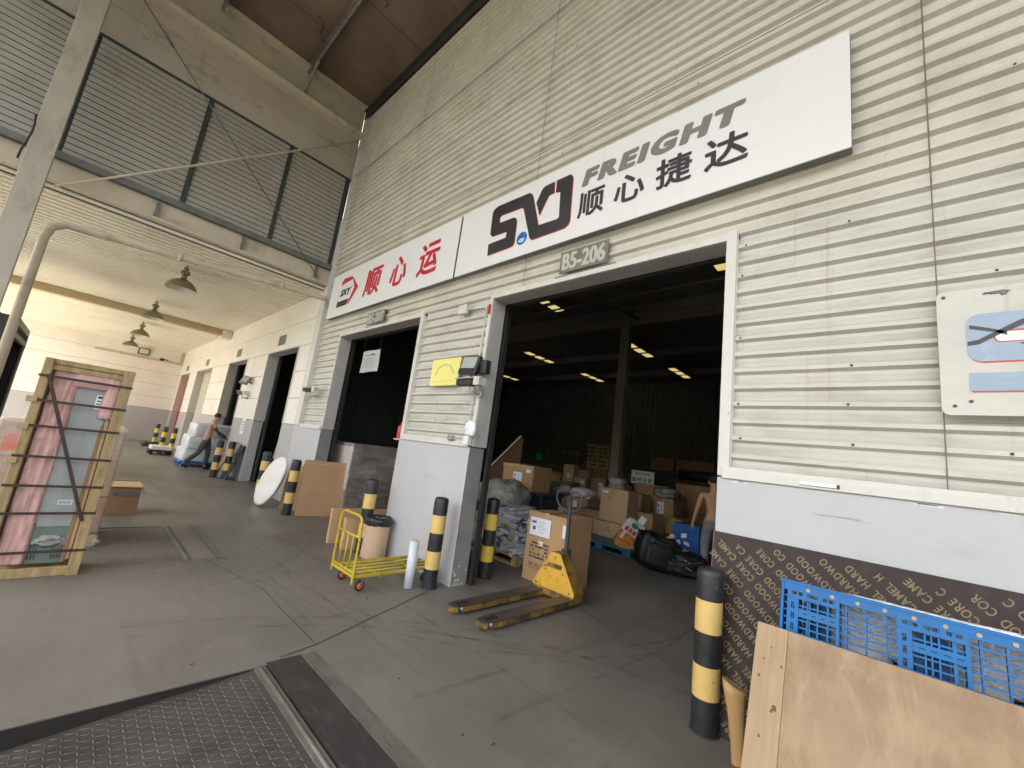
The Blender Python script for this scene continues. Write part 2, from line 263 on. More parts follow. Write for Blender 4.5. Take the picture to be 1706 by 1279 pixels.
add_layer('trim', (0.25, 0.18, 0.11), 7.0, (1, 1, 1), .66, .72, .5)
add_layer('white', (0.55, 0.52, 0.46), 1.0, (10, 1, .7), .62, .82, .30)
add_layer('byellow', (0.16, 0.14, 0.11), 1.0, (30, 30, 4), .66, .70, .6)
add_layer('black', (0.20, 0.19, 0.18), 1.0, (40, 40, 5), .68, .72, .5)
add_layer('jackyellow', (0.09, 0.065, 0.05), 1.0, (30, 10, 6), .64, .68, .7)
add_layer('cartyellow', (0.09, 0.06, 0.04), 30.0, (1, 1, 1), .62, .66, .7)
for nm_ in ('cardA', 'cardB', 'cardC', 'cardD'): add_layer(nm_, (0.17, 0.10, 0.055), 1.0, (3, 3, 14), .64, .74, .35, .4)
add_layer('beam', (0.16, 0.11, 0.06), 1.0, (1, 1.2, 5), .60, .74, .5); add_layer('fascia', (0.16, 0.12, 0.07), 1.0, (1, 5, .8), .60, .76, .45)
add_layer('ceil', (0.46, 0.36, 0.22), 1.0, (1, .3, 1), .58, .75, .3)

# ------------------------------------------------------------------ mesh helpers
class MB:
    def __init__(s, M_=None): s.v = []; s.f = []; s.mi = []; s.m = 0; s.T = M_ or Matrix(); s.sm = []; s.smooth = False
    def add(s, vs_, fs_):
        b = len(s.v)
        s.v += [s.T @ Vector(p) for p in vs_]
        for f in fs_: s.f.append([i + b for i in f]); s.mi.append(s.m); s.sm.append(s.smooth)
    def box(s, x0, x1, y0, y1, z0, z1):
        s.add([(x0, y0, z0), (x1, y0, z0), (x1, y1, z0), (x0, y1, z0), (x0, y0, z1), (x1, y0, z1), (x1, y1, z1), (x0, y1, z1)],
              [(0, 3, 2, 1), (4, 5, 6, 7), (0, 1, 5, 4), (1, 2, 6, 5), (2, 3, 7, 6), (3, 0, 4, 7)])
    def bar(s, a, b, w_, h_, up=(0, 0, 1)):
        a = Vector(a); b = Vector(b); d = (b - a).normalized(); u = Vector(up)
        if abs(d.dot(u)) > 0.99: u = Vector((1, 0, 0))
        x = d.cross(u).normalized() * (w_ / 2); y = x.cross(d).normalized() * (h_ / 2)
        P = [a - x - y, a + x - y, a + x + y, a - x + y]; Q = [p + (b - a) for p in P]
        s.add(P + Q, [(0, 1, 2, 3), (7, 6, 5, 4), (0, 4, 5, 1), (1, 5, 6, 2), (2, 6, 7, 3), (3, 7, 4, 0)])
    def tube(s, path, r, n=8, caps=True):
        path = [Vector(p) for p in path]; sm0 = s.smooth; s.smooth = True
        rs = r if isinstance(r, (list, tuple)) else [r] * len(path)
        rings = []; ref = None
        for i, p in enumerate(path):
            d = (path[min(i + 1, len(path) - 1)] - path[max(i - 1, 0)]).normalized()
            if ref is None: ref = d.orthogonal().normalized()
            ref = (ref - d * ref.dot(d)).normalized(); o = d.cross(ref)
            rings.append([p + (ref * math.cos(2 * math.pi * k / n) + o * math.sin(2 * math.pi * k / n)) * rs[i] for k in range(n)])
        vs_ = [p for r_ in rings for p in r_]; fs_ = []
        for i in range(len(rings) - 1):
            for k in range(n): fs_.append((i * n + k, i * n + (k + 1) % n, (i + 1) * n + (k + 1) % n, (i + 1) * n + k))
        s.add(vs_, fs_); s.smooth = False
        if caps: s.add(rings[0], [tuple(range(n - 1, -1, -1))]); s.add(rings[-1], [tuple(range(n))])
        s.smooth = sm0
    def lathe(s, prof, n=20, c=(0, 0, 0), mats=None):
        cx, cy, cz = c; sm0 = s.smooth; s.smooth = True
        for i in range(len(prof) - 1):
            (r0, z0), (r1, z1) = prof[i], prof[i + 1]
            if mats: s.m = mats[i]
            A = [(cx + r0 * math.cos(2 * math.pi * k / n), cy + r0 * math.sin(2 * math.pi * k / n), cz + z0) for k in range(n)]
            B = [(cx + r1 * math.cos(2 * math.pi * k / n), cy + r1 * math.sin(2 * math.pi * k / n), cz + z1) for k in range(n)]
            s.add(A + B, [(k, (k + 1) % n, n + (k + 1) % n, n + k) for k in range(n)])
        s.smooth = sm0
    def prism(s, poly, d0, d1, ax='y'):
        """poly in the plane across ax, extruded along ax from d0 to d1"""
        def P(a, b, d): return (a, d, b) if ax == 'y' else ((d, a, b) if ax == 'x' else (a, b, d))
        n = len(poly)
        A = [P(a, b, d0) for a, b in poly]; B = [P(a, b, d1) for a, b in poly]
        ar = sum(poly[i][0] * poly[(i + 1) % n][1] - poly[(i + 1) % n][0] * poly[i][1] for i in range(n))
        idx = list(range(n)) if ar > 0 else list(range(n - 1, -1, -1))
        fl = (ax == 'y') != (d0 > d1)   # orientation bookkeeping; normals are recalculated on build
        s.add(A + B, [tuple(idx), tuple(i + n for i in reversed(idx))] + [(i, (i + 1) % n, n + (i + 1) % n, n + i) for i in range(n)])
    def blob(s, c, rad, seed=0, amp=0.15, fr=2.0, n=20, m=12, flat=None, box=2.0):
        """lumpy super-ellipsoid: sacks, bags, bales"""
        sm0 = s.smooth; s.smooth = True; vs_ = []; fs_ = []
        sg = lambda t: math.copysign(abs(t) ** (2 / box), t)
        for i in range(m + 1):
            ph = -math.pi / 2 + math.pi * i / m
            for k in range(n):
                th = 2 * math.pi * k / n
                d = Vector((sg(math.cos(ph)) * sg(math.cos(th)), sg(math.cos(ph)) * sg(math.sin(th)), sg(math.sin(ph))))
                q = 1 + amp * noise.noise(d * fr + Vector((seed * 7.3, seed * 3.1, 0))) + amp * 0.5 * noise.noise(d * fr * 2.7 + Vector((0, seed * 5.1, 2)))
                p = Vector((d.x * rad[0] * q, d.y * rad[1] * q, d.z * rad[2] * q))
                if flat is not None and p.z < flat: p.z = flat + (p.z - flat) * 0.05
                vs_.append((c[0] + p.x, c[1] + p.y, c[2] + p.z))
        for i in range(m):
            for k in range(n): fs_.append((i * n + k, i * n + (k + 1) % n, (i + 1) * n + (k + 1) % n, (i + 1) * n + k))
        s.add(vs_, fs_); s.smooth = sm0
    def build(s, name, mats, parent=None, bevel=0.0, seg=2, fix=True, loc=None, bang=35):
        me = bpy.data.meshes.new(name)
        me.from_pydata([tuple(p) for p in s.v], [], s.f)
        if not isinstance(mats, (list, tuple)): mats = [mats]
        for m in mats: me.materials.append(m)
        me.polygons.foreach_set('material_index', s.mi)
        if fix:
            b = bmesh.new(); b.from_mesh(me)
            bmesh.ops.remove_doubles(b, verts=b.verts, dist=1e-5)
            bmesh.ops.recalc_face_normals(b, faces=b.faces); b.to_mesh(me); b.free()
            if len(me.polygons) == len(s.sm): me.polygons.foreach_set('use_smooth', s.sm)
            elif any(s.sm): me.polygons.foreach_set('use_smooth', [True] * len(me.polygons))
        else: me.polygons.foreach_set('use_smooth', s.sm)
        o = bpy.data.objects.new(name, me); COL.objects.link(o)
        if parent: o.parent = parent
        if loc: o.location = loc
        if bevel:
            md = o.modifiers.new('bevel', 'BEVEL'); md.width = bevel; md.segments = seg; md.limit_method = 'ANGLE'; md.angle_limit = R(bang)
        return o

def thing(name, label, cat, loc=(0, 0, 0), rz=0.0, group=None):
    o = bpy.data.objects.new(name, None); COL.objects.link(o); o.empty_display_size = 0.1
    o.location = loc; o.rotation_euler = (0, 0, rz); o['label'] = label; o['category'] = cat
    if group: o['group'] = group
    return o
def tag(o, label, cat, group=None):
    o['label'] = label; o['category'] = cat
    if group: o['group'] = group
    return o
def struct(o): o['kind'] = 'structure'; return o
def copy_thing(root, loc, label, rz=None, group=None, scale=None):
    r = root.copy(); COL.objects.link(r); r.location = loc; r['label'] = label
    if rz is not None: r.rotation_euler = (0, 0, rz)
    if scale: r.scale = scale
    if group: r['group'] = group
    for ch in [o for o in root.children]:
        c = ch.copy(); COL.objects.link(c); c.parent = r
        for g in list(ch.children):
            d = g.copy(); COL.objects.link(d); d.parent = c
    return r

_tx = {}
def glyphs(body, bold=0.0, space=1.0):
    """normalised outline mesh of a string: vertices in 0..1 x 0..1, faces, aspect"""
    k = (body, bold, space)
    if k in _tx: return _tx[k]
    c = bpy.data.curves.new('lettering', 'FONT'); c.body = body; c.offset = bold; c.resolution_u = 3; c.size = 1; c.space_character = space
    o = bpy.data.objects.new('lettering', c); COL.objects.link(o)
    dg = bpy.context.evaluated_depsgraph_get(); dg.update()
    me = o.evaluated_get(dg).to_mesh()
    vs_ = [(v.co.x, v.co.y) for v in me.vertices]; fs_ = [tuple(p.vertices) for p in me.polygons]
    o.evaluated_get(dg).to_mesh_clear(); bpy.data.objects.remove(o); bpy.data.curves.remove(c)
    x0 = min(a for a, b in vs_); x1 = max(a for a, b in vs_); y0 = min(b for a, b in vs_); y1 = max(b for a, b in vs_)
    _tx[k] = ([((a - x0) / (x1 - x0), (b - y0) / (y1 - y0)) for a, b in vs_], fs_, (x1 - x0) / (y1 - y0), (x0, x1, y0, y1))
    return _tx[k]
def put_text(mb, body, o, ex, ez, bold=0.0, fat=0.0, fatz=None, space=1.0):
    """o: lower left corner, ex: whole width vector, ez: whole height vector (may lean); fat strokes are stacked thin layers"""
    vs_, fs_, a, _ = glyphs(body, bold, space); o = Vector(o); ex = Vector(ex); ez = Vector(ez)
    if not fat: mb.add([o + ex * u + ez * v for u, v in vs_], fs_); return
    fz = fat if fatz is None else fatz
    ux = ex.normalized(); uz = Vector((0, 0, 1)) if abs(ux.z) < .1 else ez.normalized(); nrm = ux.cross(uz)
    e2 = ux * (ex.length - 2 * fat); z2 = ez * ((ez.length - 2 * fz) / ez.length); o2 = o + ux * fat + uz * fz; k = 0
    for dx, dz in ((0, 0), (-1, 0), (1, 0), (0, -1), (0, 1), (-.7, -.7), (.7, -.7), (-.7, .7), (.7, .7)):
        q = o2 + ux * fat * dx + uz * fz * dz + nrm * (-.00025 * k) * (-1 if nrm.y < 0 else 1); k += 1
        mb.add([q + e2 * u + z2 * v for u, v in vs_], fs_)

RIB = [(0.0, 0.046), (0.034, 0.036), (0.056, 0.036), (0.073, 0.0), (0.098, 0.0), (0.125, 0.046)]
def rprof(z, pitch=0.125):
    t = z % pitch
    for (a, ya), (b, yb) in zip(RIB, RIB[1:]):
        if t <= b: return ya + (yb - ya) * (t - a) / (b - a)
    return RIB[0][1]
def ribs(z0, z1, pitch=0.125):
    zs = [z0]; k = math.floor(z0 / pitch) - 1
    while k * pitch < z1:
        for t, _ in RIB[:-1]:
            z = k * pitch + t
            if z0 + 1e-4 < z < z1 - 1e-4: zs.append(z)
        k += 1
    return zs + [z1]
def clad(mb, x0, x1, z0, z1, y=0.0):
    zs = ribs(z0, z1); n = max(1, int((x1 - x0) / 0.8))
    vs_ = []
    for i in range(n + 1):
        x = x0 + (x1 - x0) * i / n
        for z in zs: vs_.append((x, y + rprof(z) + 0.0022 * noise.noise(Vector((x * 1.7, z * 3.0, 0.3))), z))
    m = len(zs)
    mb.add(vs_, [(i * m + j, (i + 1) * m + j, (i + 1) * m + j + 1, i * m + j + 1) for i in range(n) for j in range(m - 1)])

def rc(pts, n=5):
    out = []
    for i in range(len(pts)):
        p0, p1, p2, p3 = [Vector(pts[max(0, min(len(pts) - 1, i + k))]) for k in (-1, 0, 1, 2)]
        if i == len(pts) - 1: break
        for k in range(n):
            u = k / n; out.append(.5 * ((2 * p1) + (-p0 + p2) * u + (2 * p0 - 5 * p1 + 4 * p2 - p3) * u * u + (-p0 + 3 * p1 - 3 * p2 + p3) * u ** 3))
    return out + [Vector(pts[-1])]

# ------------------------------------------------------------------ ground
PITS = [(-3.0, -1.2), (-7.22, -5.5), (-11.78, -9.95)]
PY0, PY1 = -4.3, -2.05
g = MB()
g.box(-27.3, 8, PY1, 21.2, -0.3, 0)
xs = [-27.3] + [v for p in sorted(PITS) for v in p] + [8]
for i in range(0, len(xs), 2): g.box(xs[i], xs[i + 1], PY0, PY1, -0.3, 0)
struct(g.build('dock_floor', M['floor'], fix=False))
g = MB(); g.box(-60, -9.6, -80, -4.32, -1.6, -1.25); struct(g.build('yard_ground', M['yard']))
g = MB(); g.box(-9.6, 60, -80, -4.32, -1.6, -1.25); struct(g.build('low_bounce_yard', M['low_bounce']))  # unseen near yard, made dark to cut bounce light under the ribs
g = MB(); n = 60; P = [(-26, -1.3), (-30, 1.4), (-35, 3.6), (-42, 5.5), (-60, 6.5)]
vs_ = [(-110 + 3.6 * i, y + 1.5 * noise.noise(Vector((i * .35, k, 0))), z + (1.2 * noise.noise(Vector((i * .5, k * 2.0, 4))) if k else 0)) for i in range(n + 1) for k, (y, z) in enumerate(P)]
g.add(vs_, [(i * 5 + k, (i + 1) * 5 + k, (i + 1) * 5 + k + 1, i * 5 + k + 1) for i in range(n) for k in range(4)])
struct(g.build('sky_blocking_bank', pm('scrubby hillside', (0.06, 0.075, 0.035), 0.95, 0.4, 0.4, 0.5, 3), fix=False))  # bank added out of view to block low sky light from the dock
g = MB()
for i in range(0, len(xs), 2): g.box(xs[i], xs[i + 1], PY0, PY0 + 0.2, -1.25, -0.302)
struct(g.build('dock_edge', M['pit']))
g = MB()
for a, b in PITS:
    g.box(a, b, PY0, PY1, -0.92, -0.9); g.box(a + .0005, a + .006, PY0 + .001, PY1 - .001, -0.9, -0.006); g.box(b - .006, b - .0005, PY0 + .001, PY1 - .001, -0.9, -0.006); g.box(a - 0.02, a - 0.001, PY0, PY1, -0.9, -0.302); g.box(b + 0.001, b + 0.02, PY0, PY1, -0.9, -0.302); g.box(a, b, PY1 - 0.001, PY1 + 0.02, -0.9, -0.302)  # thin side linings darken the pit walls like shade beside the plate
struct(g.build('leveller_pit_floor', M['pit']))
def strip(pts, wd, z=0.004, name='floor_joint', m='joint', seed=1):
    b = MB(); P = []
    for i in range(len(pts) - 1):
        a = Vector(pts[i] + (0,)); c = Vector(pts[i + 1] + (0,)); n = max(1, int((c - a).length / 0.12))
        for k in range(n + (i == len(pts) - 2)):
            p = a.lerp(c, k / n); d = (c - a).normalized(); s_ = Vector((-d.y, d.x, 0))
            p = p + s_ * 0.006 * noise.noise(p * 3.0)
            h = wd / 2 * (0.7 + 0.6 * abs(noise.noise(p * 9)))
            P.append((p + s_ * h, p - s_ * h))
    vs_ = [(q.x, q.y, z) for pr in P for q in pr]
    b.add(vs_, [(2 * i, 2 * i + 1, 2 * i + 3, 2 * i + 2) for i in range(len(P) - 1)])
    return struct(b.build(name, M[m]))
strip([(-3.05, -1.98), (-3.11, -1.72), (-3.97, 0.33), (-4.2, 0.9)], 0.011)
strip([(-2.9, 1.0), (-1.9, 0.62), (-0.9, 0.36)], 0.008)
strip([(-5.52, -1.98), (-4.4, -1.72), (-3.11, -1.72)], 0.006)
strip([(-12.6, 0.05), (-7.9, 0.02), (-5.3, 0.02)], 0.006)
def tyre_mat():
    m = pm('faint tyre rubber', (0.03, 0.028, 0.026), 0.55)
    nt = m.node_tree; N = nt.nodes; L = nt.links; tc = N.new('ShaderNodeTexCoord'); n = N.new('ShaderNodeTexNoise'); n.inputs['Scale'].default_value = 5; n.inputs['Detail'].default_value = 9; n.inputs['Roughness'].default_value = .7
    L.new(tc.outputs['Object'], n.inputs['Vector']); r = N.new('ShaderNodeMapRange'); r.inputs[1].default_value = .42; r.inputs[2].default_value = .78; r.inputs[4].default_value = .30
    L.new(n.outputs[0], r.inputs[0]); L.new(r.outputs[0], N['Principled BSDF'].inputs['Alpha']); return m
M['tyre'] = tyre_mat()
def arc(cx, cy, r, a0, a1, n=22): return [(cx + r * math.cos(R(a0 + (a1 - a0) * i / n)), cy + r * math.sin(R(a0 + (a1 - a0) * i / n))) for i in range(n + 1)]
for P_, w_ in ((arc(-4.6, 1.6, 3.0, -95, -8), .05), (arc(-4.6, 1.6, 3.16, -92, -12), .04), (arc(-0.6, -3.2, 3.4, 95, 172), .05), (arc(-0.7, -3.1, 3.1, 100, 160), .035), ([(-11, -1.15), (-7, -1.05), (-3.4, -.75), (-1.2, -.8)], .05), ([(-12, -1.5), (-7.5, -1.42), (-3.2, -1.3)], .04), ([(-2.2, -1.5), (-2.0, 0.4), (-2.05, 3.6)], .05), ([(-1.75, -1.2), (-1.6, .8), (-1.75, 3.0)], .04), (arc(-6.9, -2.9, 2.4, 20, 85), .045)):
    strip(P_, w_, .0026, 'tyre_mark', 'tyre')
# litter and scuff scraps on the concrete
g = MB(); rr = random.Random(3)
for i in range(34):
    x = rr.uniform(-6.5, -1.6); y = rr.uniform(-2.6, 0.0); s_ = rr.uniform(0.0015, 0.006); a = rr.uniform(0, 3)
    if PITS[0][0] - .1 < x < PITS[0][1] + .3 and y < PY1 + .4: continue
    c = Vector((x, y, 0)); u = Vector((math.cos(a), math.sin(a), 0)) * s_ * rr.uniform(1, 3); v_ = Vector((-math.sin(a), math.cos(a), 0)) * s_
    g.add([c - u - v_ + Vector((0, 0, .004)), c + u - v_ + Vector((0, 0, .005)), c + u + v_ + Vector((0, 0, .009)), c - u + v_ + Vector((0, 0, .004))], [(0, 1, 2, 3)])
o = g.build('floor_litter', M['joint']); o['kind'] = 'stuff'; o['label'] = 'specks of dark litter scattered on the concrete floor'

# ------------------------------------------------------------------ dock levellers
def tread(mb, x0, x1, y0, y1, zf, pitch=0.052):
    j = 0; y = y0 + pitch / 2
    while y < y1:
        x = x0 + pitch / 2 + (pitch / 2 if j % 2 else 0); i = 0
        while x < x1:
            a = R(38) if (i + j) % 2 else R(-38) + math.pi / 2
            a = R(8) if j % 2 else R(74)
            c, s_ = math.cos(a), math.sin(a); L_, W_ = 0.0215, 0.0042; z = zf(y)
            pts = [(-L_, 0), (0, -W_), (L_, 0), (0, W_)]
            vs_ = [(x + px * c - py * s_, y + px * s_ + py * c, z) for px, py in pts]
            vs_.append((x, y, z + 0.0035))
            vs_ += [(x + L_ * .5 * c, y + L_ * .5 * s_, z + 0.0035), (x - L_ * .5 * c, y - L_ * .5 * s_, z + 0.0035)]
            mb.add(vs_, [(0, 1, 6), (1, 5, 6), (1, 2, 5), (2, 3, 5), (3, 6, 5), (3, 0, 6)])
            x += pitch; i += 1
        y += pitch / 2; j += 1
M['tread'] = pm('worn checker plate', (0.085, 0.08, 0.075), 0.45, 0.25, 3, metal=0.35, dirt=(0.035, 0.033, 0.03), dirt_amt=0.6, dirt_scale=2)
M['hinge'] = pm('worn hinge steel', (0.16, 0.155, 0.135), 0.5, 0.25, 5, metal=0.3, dirt=(0.06, 0.055, 0.05), dirt_amt=0.6, dirt_scale=6, dirt_stretch=(1, 4, 1))
M['lip'] = pm('black steel sill', (0.030, 0.028, 0.028), 0.55, 0.25, 4, dirt=(0.10, 0.09, 0.08), dirt_amt=0.5, dirt_scale=8, dirt_stretch=(1, 5, 1))
M['tread2'] = pm('dusty checker plate', (0.155, 0.145, 0.125), 0.6, 0.2, 3, dirt=(0.08, 0.072, 0.06), dirt_amt=0.6, dirt_scale=2)
def leveller(x0, x1, drop, label, fine):
    TM, LM = (M['tread'], M['lip']) if fine else (M['tread2'], M['floor'])
    t = thing('dock_leveller', label, 'dock leveller', ((x0 + x1) / 2, PY1, 0), 0, 'dock levellers along the platform edge')
    h = (x1 - x0) / 2; L_ = PY1 - PY0
    zf = lambda y: -0.006 + drop * (y + 0.1) / (L_ - 0.1) if y < -0.1 else -0.006
    b = MB(); g0 = 0.012
    b.add([(-h + g0, -L_, zf(-L_)), (h - g0, -L_, zf(-L_)), (h - g0, -0.1, zf(-.1)), (-h + g0, -0.1, zf(-.1)), (-h + g0, -L_, zf(-L_) - .02), (h - g0, -L_, zf(-L_) - .02), (h - g0, -0.1, zf(-.1) - .02), (-h + g0, -0.1, zf(-.1) - .02)],
          [(0, 1, 2, 3), (7, 6, 5, 4), (0, 4, 5, 1), (1, 5, 6, 2), (2, 6, 7, 3), (3, 7, 4, 0)])
    b.build('deck_plate', TM, t)
    b = MB(); tread(b, -h + 0.03, h - 0.03, -1.9 if fine else -L_ + .02, -0.12, lambda y: zf(y) + 0.0006, 0.052 if fine else 0.09)
    b.build('tread_pattern', TM, t, fix=False)
    b = MB(); b.box(-h + .01, h - .01, -0.098, -0.035, -0.03, 0.002); b.tube([(-h + .01, -0.066, 0.0), (h - .01, -0.066, 0.0)], 0.012, 8)
    b.build('hinge_bar', M['hinge'], t)
    b = MB(); b.box(-h - .02, h + .02, -0.022, 0.19, -0.03, 0.004); b.build('sill_plate', LM, t)
    b = MB(); b.box(-h - .02, h + .02, 0.194, 0.206, -0.01, 0.007); b.box(-h - .02, h + .02, 0.21, 0.29, -0.01, 0.0035); b.build('edge_angle', M['hinge'], t)
    return t
leveller(-3.0, -1.2, 0.18, 'tilted checker plate dock leveller with dark gap, nearest to the blue pallet', True)
leveller(-7.22, -5.5, 0.02, 'checker plate dock leveller lying level beside the crated appliance', False)
leveller(-11.78, -9.95, 0.02, 'small far checker plate dock leveller behind the dark brown box', False)

# ------------------------------------------------------------------ near facade
DT = 3.40
fac = thing('warehouse_facade', 'cream corrugated warehouse front with two dark loading doors and grey base', 'building', (0, 0, 0))
up_ = MB(); lo = MB()
def screws(mb, x0, x1, z0, z1, step=0.25, dx=1.03, s=0.008):
    m0 = mb.m; mb.m = 1; k = math.ceil(z0 / step); r_ = random.Random(int(x0 * 10) + int(z0 * 7))
    while k * step < z1:
        x = x0 + 0.06 + (k % 2) * 0.02
        while x < x1:
            if r_.random() < 0.8:
                zz = k * step + 0.085 - 0.125 * (k * step + 0.085 > z1)
                mb.tube([(x, 0.002, zz), (x, -0.006, zz)], [s * 1.25, s * 0.7], 6)
            x += dx
        k += 1
    mb.m = m0
cut = [-9.1, -6.35, -3.2, 0.16, 3.3, 7.0]
for i in range(5):
    a, b = cut[i], cut[i + 1]
    clad(up_, a, b, 3.46, 8.95, -0.0018 * (i % 2))
    screws(up_, a + .3, b, 3.6, 8.6, 0.5, 1.55)
    if i: up_.m = 2; up_.add([(a - .004, -0.004, 3.46), (a + .004, -0.004, 3.46), (a + .004, -0.004, 8.95), (a - .004, -0.004, 8.95)], [(0, 1, 2, 3)]); up_.m = 0
for z in (5.23, 6.37, 7.42):
    up_.m = 2
    up_.add([(-9.1, -0.003, z), (7, -0.003, z), (7, -0.003, z + .012), (-9.1, -0.003, z + .012)], [(0, 1, 2, 3)]); up_.m = 0
up_.build('upper_cladding', [M['clad'], M['screw'], M['seam']], fac, fix=False)
for a, b in [(-9.1, -8.07), (-5.19, -3.72), (-0.93, 7.0)]:
    lo = MB()
    if b > 1:
        clad(lo, a, 0.16, 1.62, 3.46); clad(lo, 0.16, b, 1.62, 3.46, -0.0012); lo.m = 2; lo.box(0.156, 0.162, -0.004, -0.001, 1.62, 3.46); lo.m = 0
    else: clad(lo, a, b, 1.62, 3.46)
    screws(lo, a, b, 1.75, 3.4, 0.25, 0.62)
    lo.build('lower_cladding', [M['clad_low'], M['screw'], M['seam']], fac, fix=False)
# base flashing over the grey base
for a, c in [(-9.1, -8.06), (-5.2, -3.71), (-0.95, 7.0)]:
    b = MB(); b.box(a, c, -0.036, 0.03, 1.565, 1.625); b.box(a, c, -0.05, -0.0361, 1.545, 1.60)
    b.build('base_flashing', M['trim'], fac, bevel=0.004)
for a, c in [(-9.1, -8.02), (-5.245, -3.70), (-0.985, 7.0)]:
    b = MB(); b.box(a, c, -0.03, 0.21, -0.02, 1.55)
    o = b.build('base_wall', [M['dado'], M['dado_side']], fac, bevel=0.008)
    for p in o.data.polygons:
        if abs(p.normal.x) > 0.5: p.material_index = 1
b = MB(); rr = random.Random(11)
for k in range(34):      # flaked paint round the foot of the piers and under the flashing
    edge = rr.choice([(-3.70, 0.02), (-3.70, 0.02), (-5.245, 0.03)])
    if k % 3 == 2:
        x = rr.uniform(-0.9, 1.0); z = 1.548 - rr.random() * 0.02; w_ = rr.uniform(.02, .12); h = rr.uniform(.004, .016)
        b.add([(x, -0.0315, z), (x + w_, -0.0315, z - h * .3), (x + w_ * .9, -0.0315, z - h), (x + .2 * w_, -0.0315, z - h * .8)], [(0, 1, 2, 3)])
    else:
        y = rr.uniform(-0.02, 0.2); z = rr.random() ** 2.5 * 0.22; s_ = rr.uniform(.006, .022)
        b.add([(-3.6985, y, z), (-3.6985, y + s_, z + .2 * s_), (-3.6985, y + s_ * .7, z + s_ * 1.6), (-3.6985, y - .2 * s_, z + s_)], [(0, 1, 2, 3)])
for k in range(40):
    z = 0.02 + k * 0.038; s_ = 0.004 + 0.012 * abs(noise.noise(Vector((k * 1.7, 3, 1))))
    b.add([(-3.7 - s_ * 1.4, -0.0312, z), (-3.697, -0.0312, z), (-3.697, -0.0312, z + .04), (-3.7 - s_ * .6, -0.0312, z + .04)], [(0, 1, 2, 3)])
o = b.build('flaked_paint', M['chip'], fac, fix=False); o['kind'] = 'stuff'
def door_frame(x0, x1, zt):
    b = MB()
    b.box(x0 - 0.05, x0, -0.022, -0.002, 1.56, zt + .06); b.box(x1, x1 + 0.075, -0.026, 0.0, 1.56, zt + .075); b.box(x0, x1, -0.022, -0.002, zt, zt + .06)
    b.m = 1
    b.box(x0 - 0.004, x0 + 0.001, 0.0, 0.21, 1.56, zt); b.box(x1 - .001, x1 + 0.004, 0.0, 0.21, 1.56, zt); b.box(x0, x1, 0.0, 0.21, zt - .003, zt + .002)
    b.m = 0; b.box(x0 - .055, x0 - .002, -0.002, 0.05, 1.6, zt + .06); b.box(x1 + .002, x1 + .08, 0, 0.05, 1.6, zt + .07); b.box(x0 - .05, x1 + .08, -0.002, 0.05, zt + .003, zt + .06)
    f = b.build('door_frame', [M['trim'], M['reveal']], fac, bevel=0.003)
    b = MB()
    for x in (x0 - .02, x1 - .03): b.box(x, x + .05, 0.235, 0.30, 0, zt + .3)
    b.box(x0, x1, 0.24, 0.30, zt - .02, zt + .35)
    b.build('shutter_rail', M['rubber'], f)
    return f
door_frame(-3.67, -0.985, 3.40); door_frame(-8.02, -5.245, 3.395)
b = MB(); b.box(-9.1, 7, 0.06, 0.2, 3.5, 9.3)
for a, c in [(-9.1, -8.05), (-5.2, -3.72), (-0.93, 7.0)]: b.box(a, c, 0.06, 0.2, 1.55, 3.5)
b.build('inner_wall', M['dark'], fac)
b = MB(); b.box(-9.42, -9.1, -0.055, 0.2, 1.58, 6.3); b.box(-9.2, -9.1, -0.03, 0.2, 6.3, 9.2); b.box(-9.14, -9.10, -0.075, -0.055, 1.58, 6.3)
b.build('corner_flashing', M['trim'], fac, bevel=0.005)
b = MB(); b.box(-9.45, -9.2, 0.02, 0.6, 4.5, 9.5); b.build('corner_filler', M['dark'], fac)
b = MB(); b.box(-9.42, -9.1, -0.03, 0.2, -0.02, 1.58); b.build('corner_base', M['dado'], fac)

# ------------------------------------------------------------------ far part of the front and end wall
far = thing('panelled_wall', 'white panelled wall of the low bay with four loading doors and grey base', 'wall', (0, 0, 0))
DOORS = [(-12.45, -10.22), (-16.72, -14.5), (-22.3, -19.4), (-26.35, -24.1)]
sol = [-27.0] + [v for d in reversed(DOORS) for v in d] + [-9.42]
b = MB()
zl = [1.58, 2.16, 2.78, 3.40, 4.02, 4.64]
for j in range(5):
    if zl[j] >= 3.39:
        cuts = [-27, -22.9, -18.3, -13.6, -9.42]; seg_ = [(cuts[i], cuts[i + 1]) for i in range(4)]
    else: seg_ = [(sol[i], sol[i + 1]) for i in range(0, len(sol), 2)]
    for a, c in seg_: b.box(a, c, -0.02 - 0.0008 * (j % 2), 0.2, zl[j] + 0.006, zl[j + 1] - 0.003)
b.build('wall_panel', M['panel'], far, bevel=0.006)
b = MB(); b.m = 0
for i in range(0, len(sol), 2): b.box(sol[i] - .001, sol[i + 1] + .001, -0.008, 0.19, 1.56, 3.4)
b.box(-27, -9.42, -0.008, 0.19, 3.401, 4.7); b.build('panel_backing', M['seam'], far)
for i in range(0, len(sol), 2): b = MB(); b.box(sol[i], sol[i + 1], -0.03, 0.21, -0.02, 1.575); b.build('base_wall', [M['fardado'], M['dado_side']], far, bevel=0.006)
for (x0, x1) in DOORS:
    b = MB(); b.box(x0 - .03, x0 + .012, -0.035, 0.23, 1.58, 3.385); b.box(x1 - .012, x1 + .03, -0.035, 0.23, 1.58, 3.385); b.box(x0 - .03, x1 + .03, -0.035, 0.23, 3.385, 3.42)
    f = b.build('door_frame', M['reveal'], far)
    b = MB()
    for x in (x0 + .001, x1 - .071): b.box(x, x + .07, 0.24, 0.30, 0, 3.38)
    b.build('shutter_rail', M['dkgreen'], f)
b = MB(); b.box(-22.3, -19.4, 0.225, 0.25, 0, 3.38); b.build('closed_shutter', M['tan'], far)
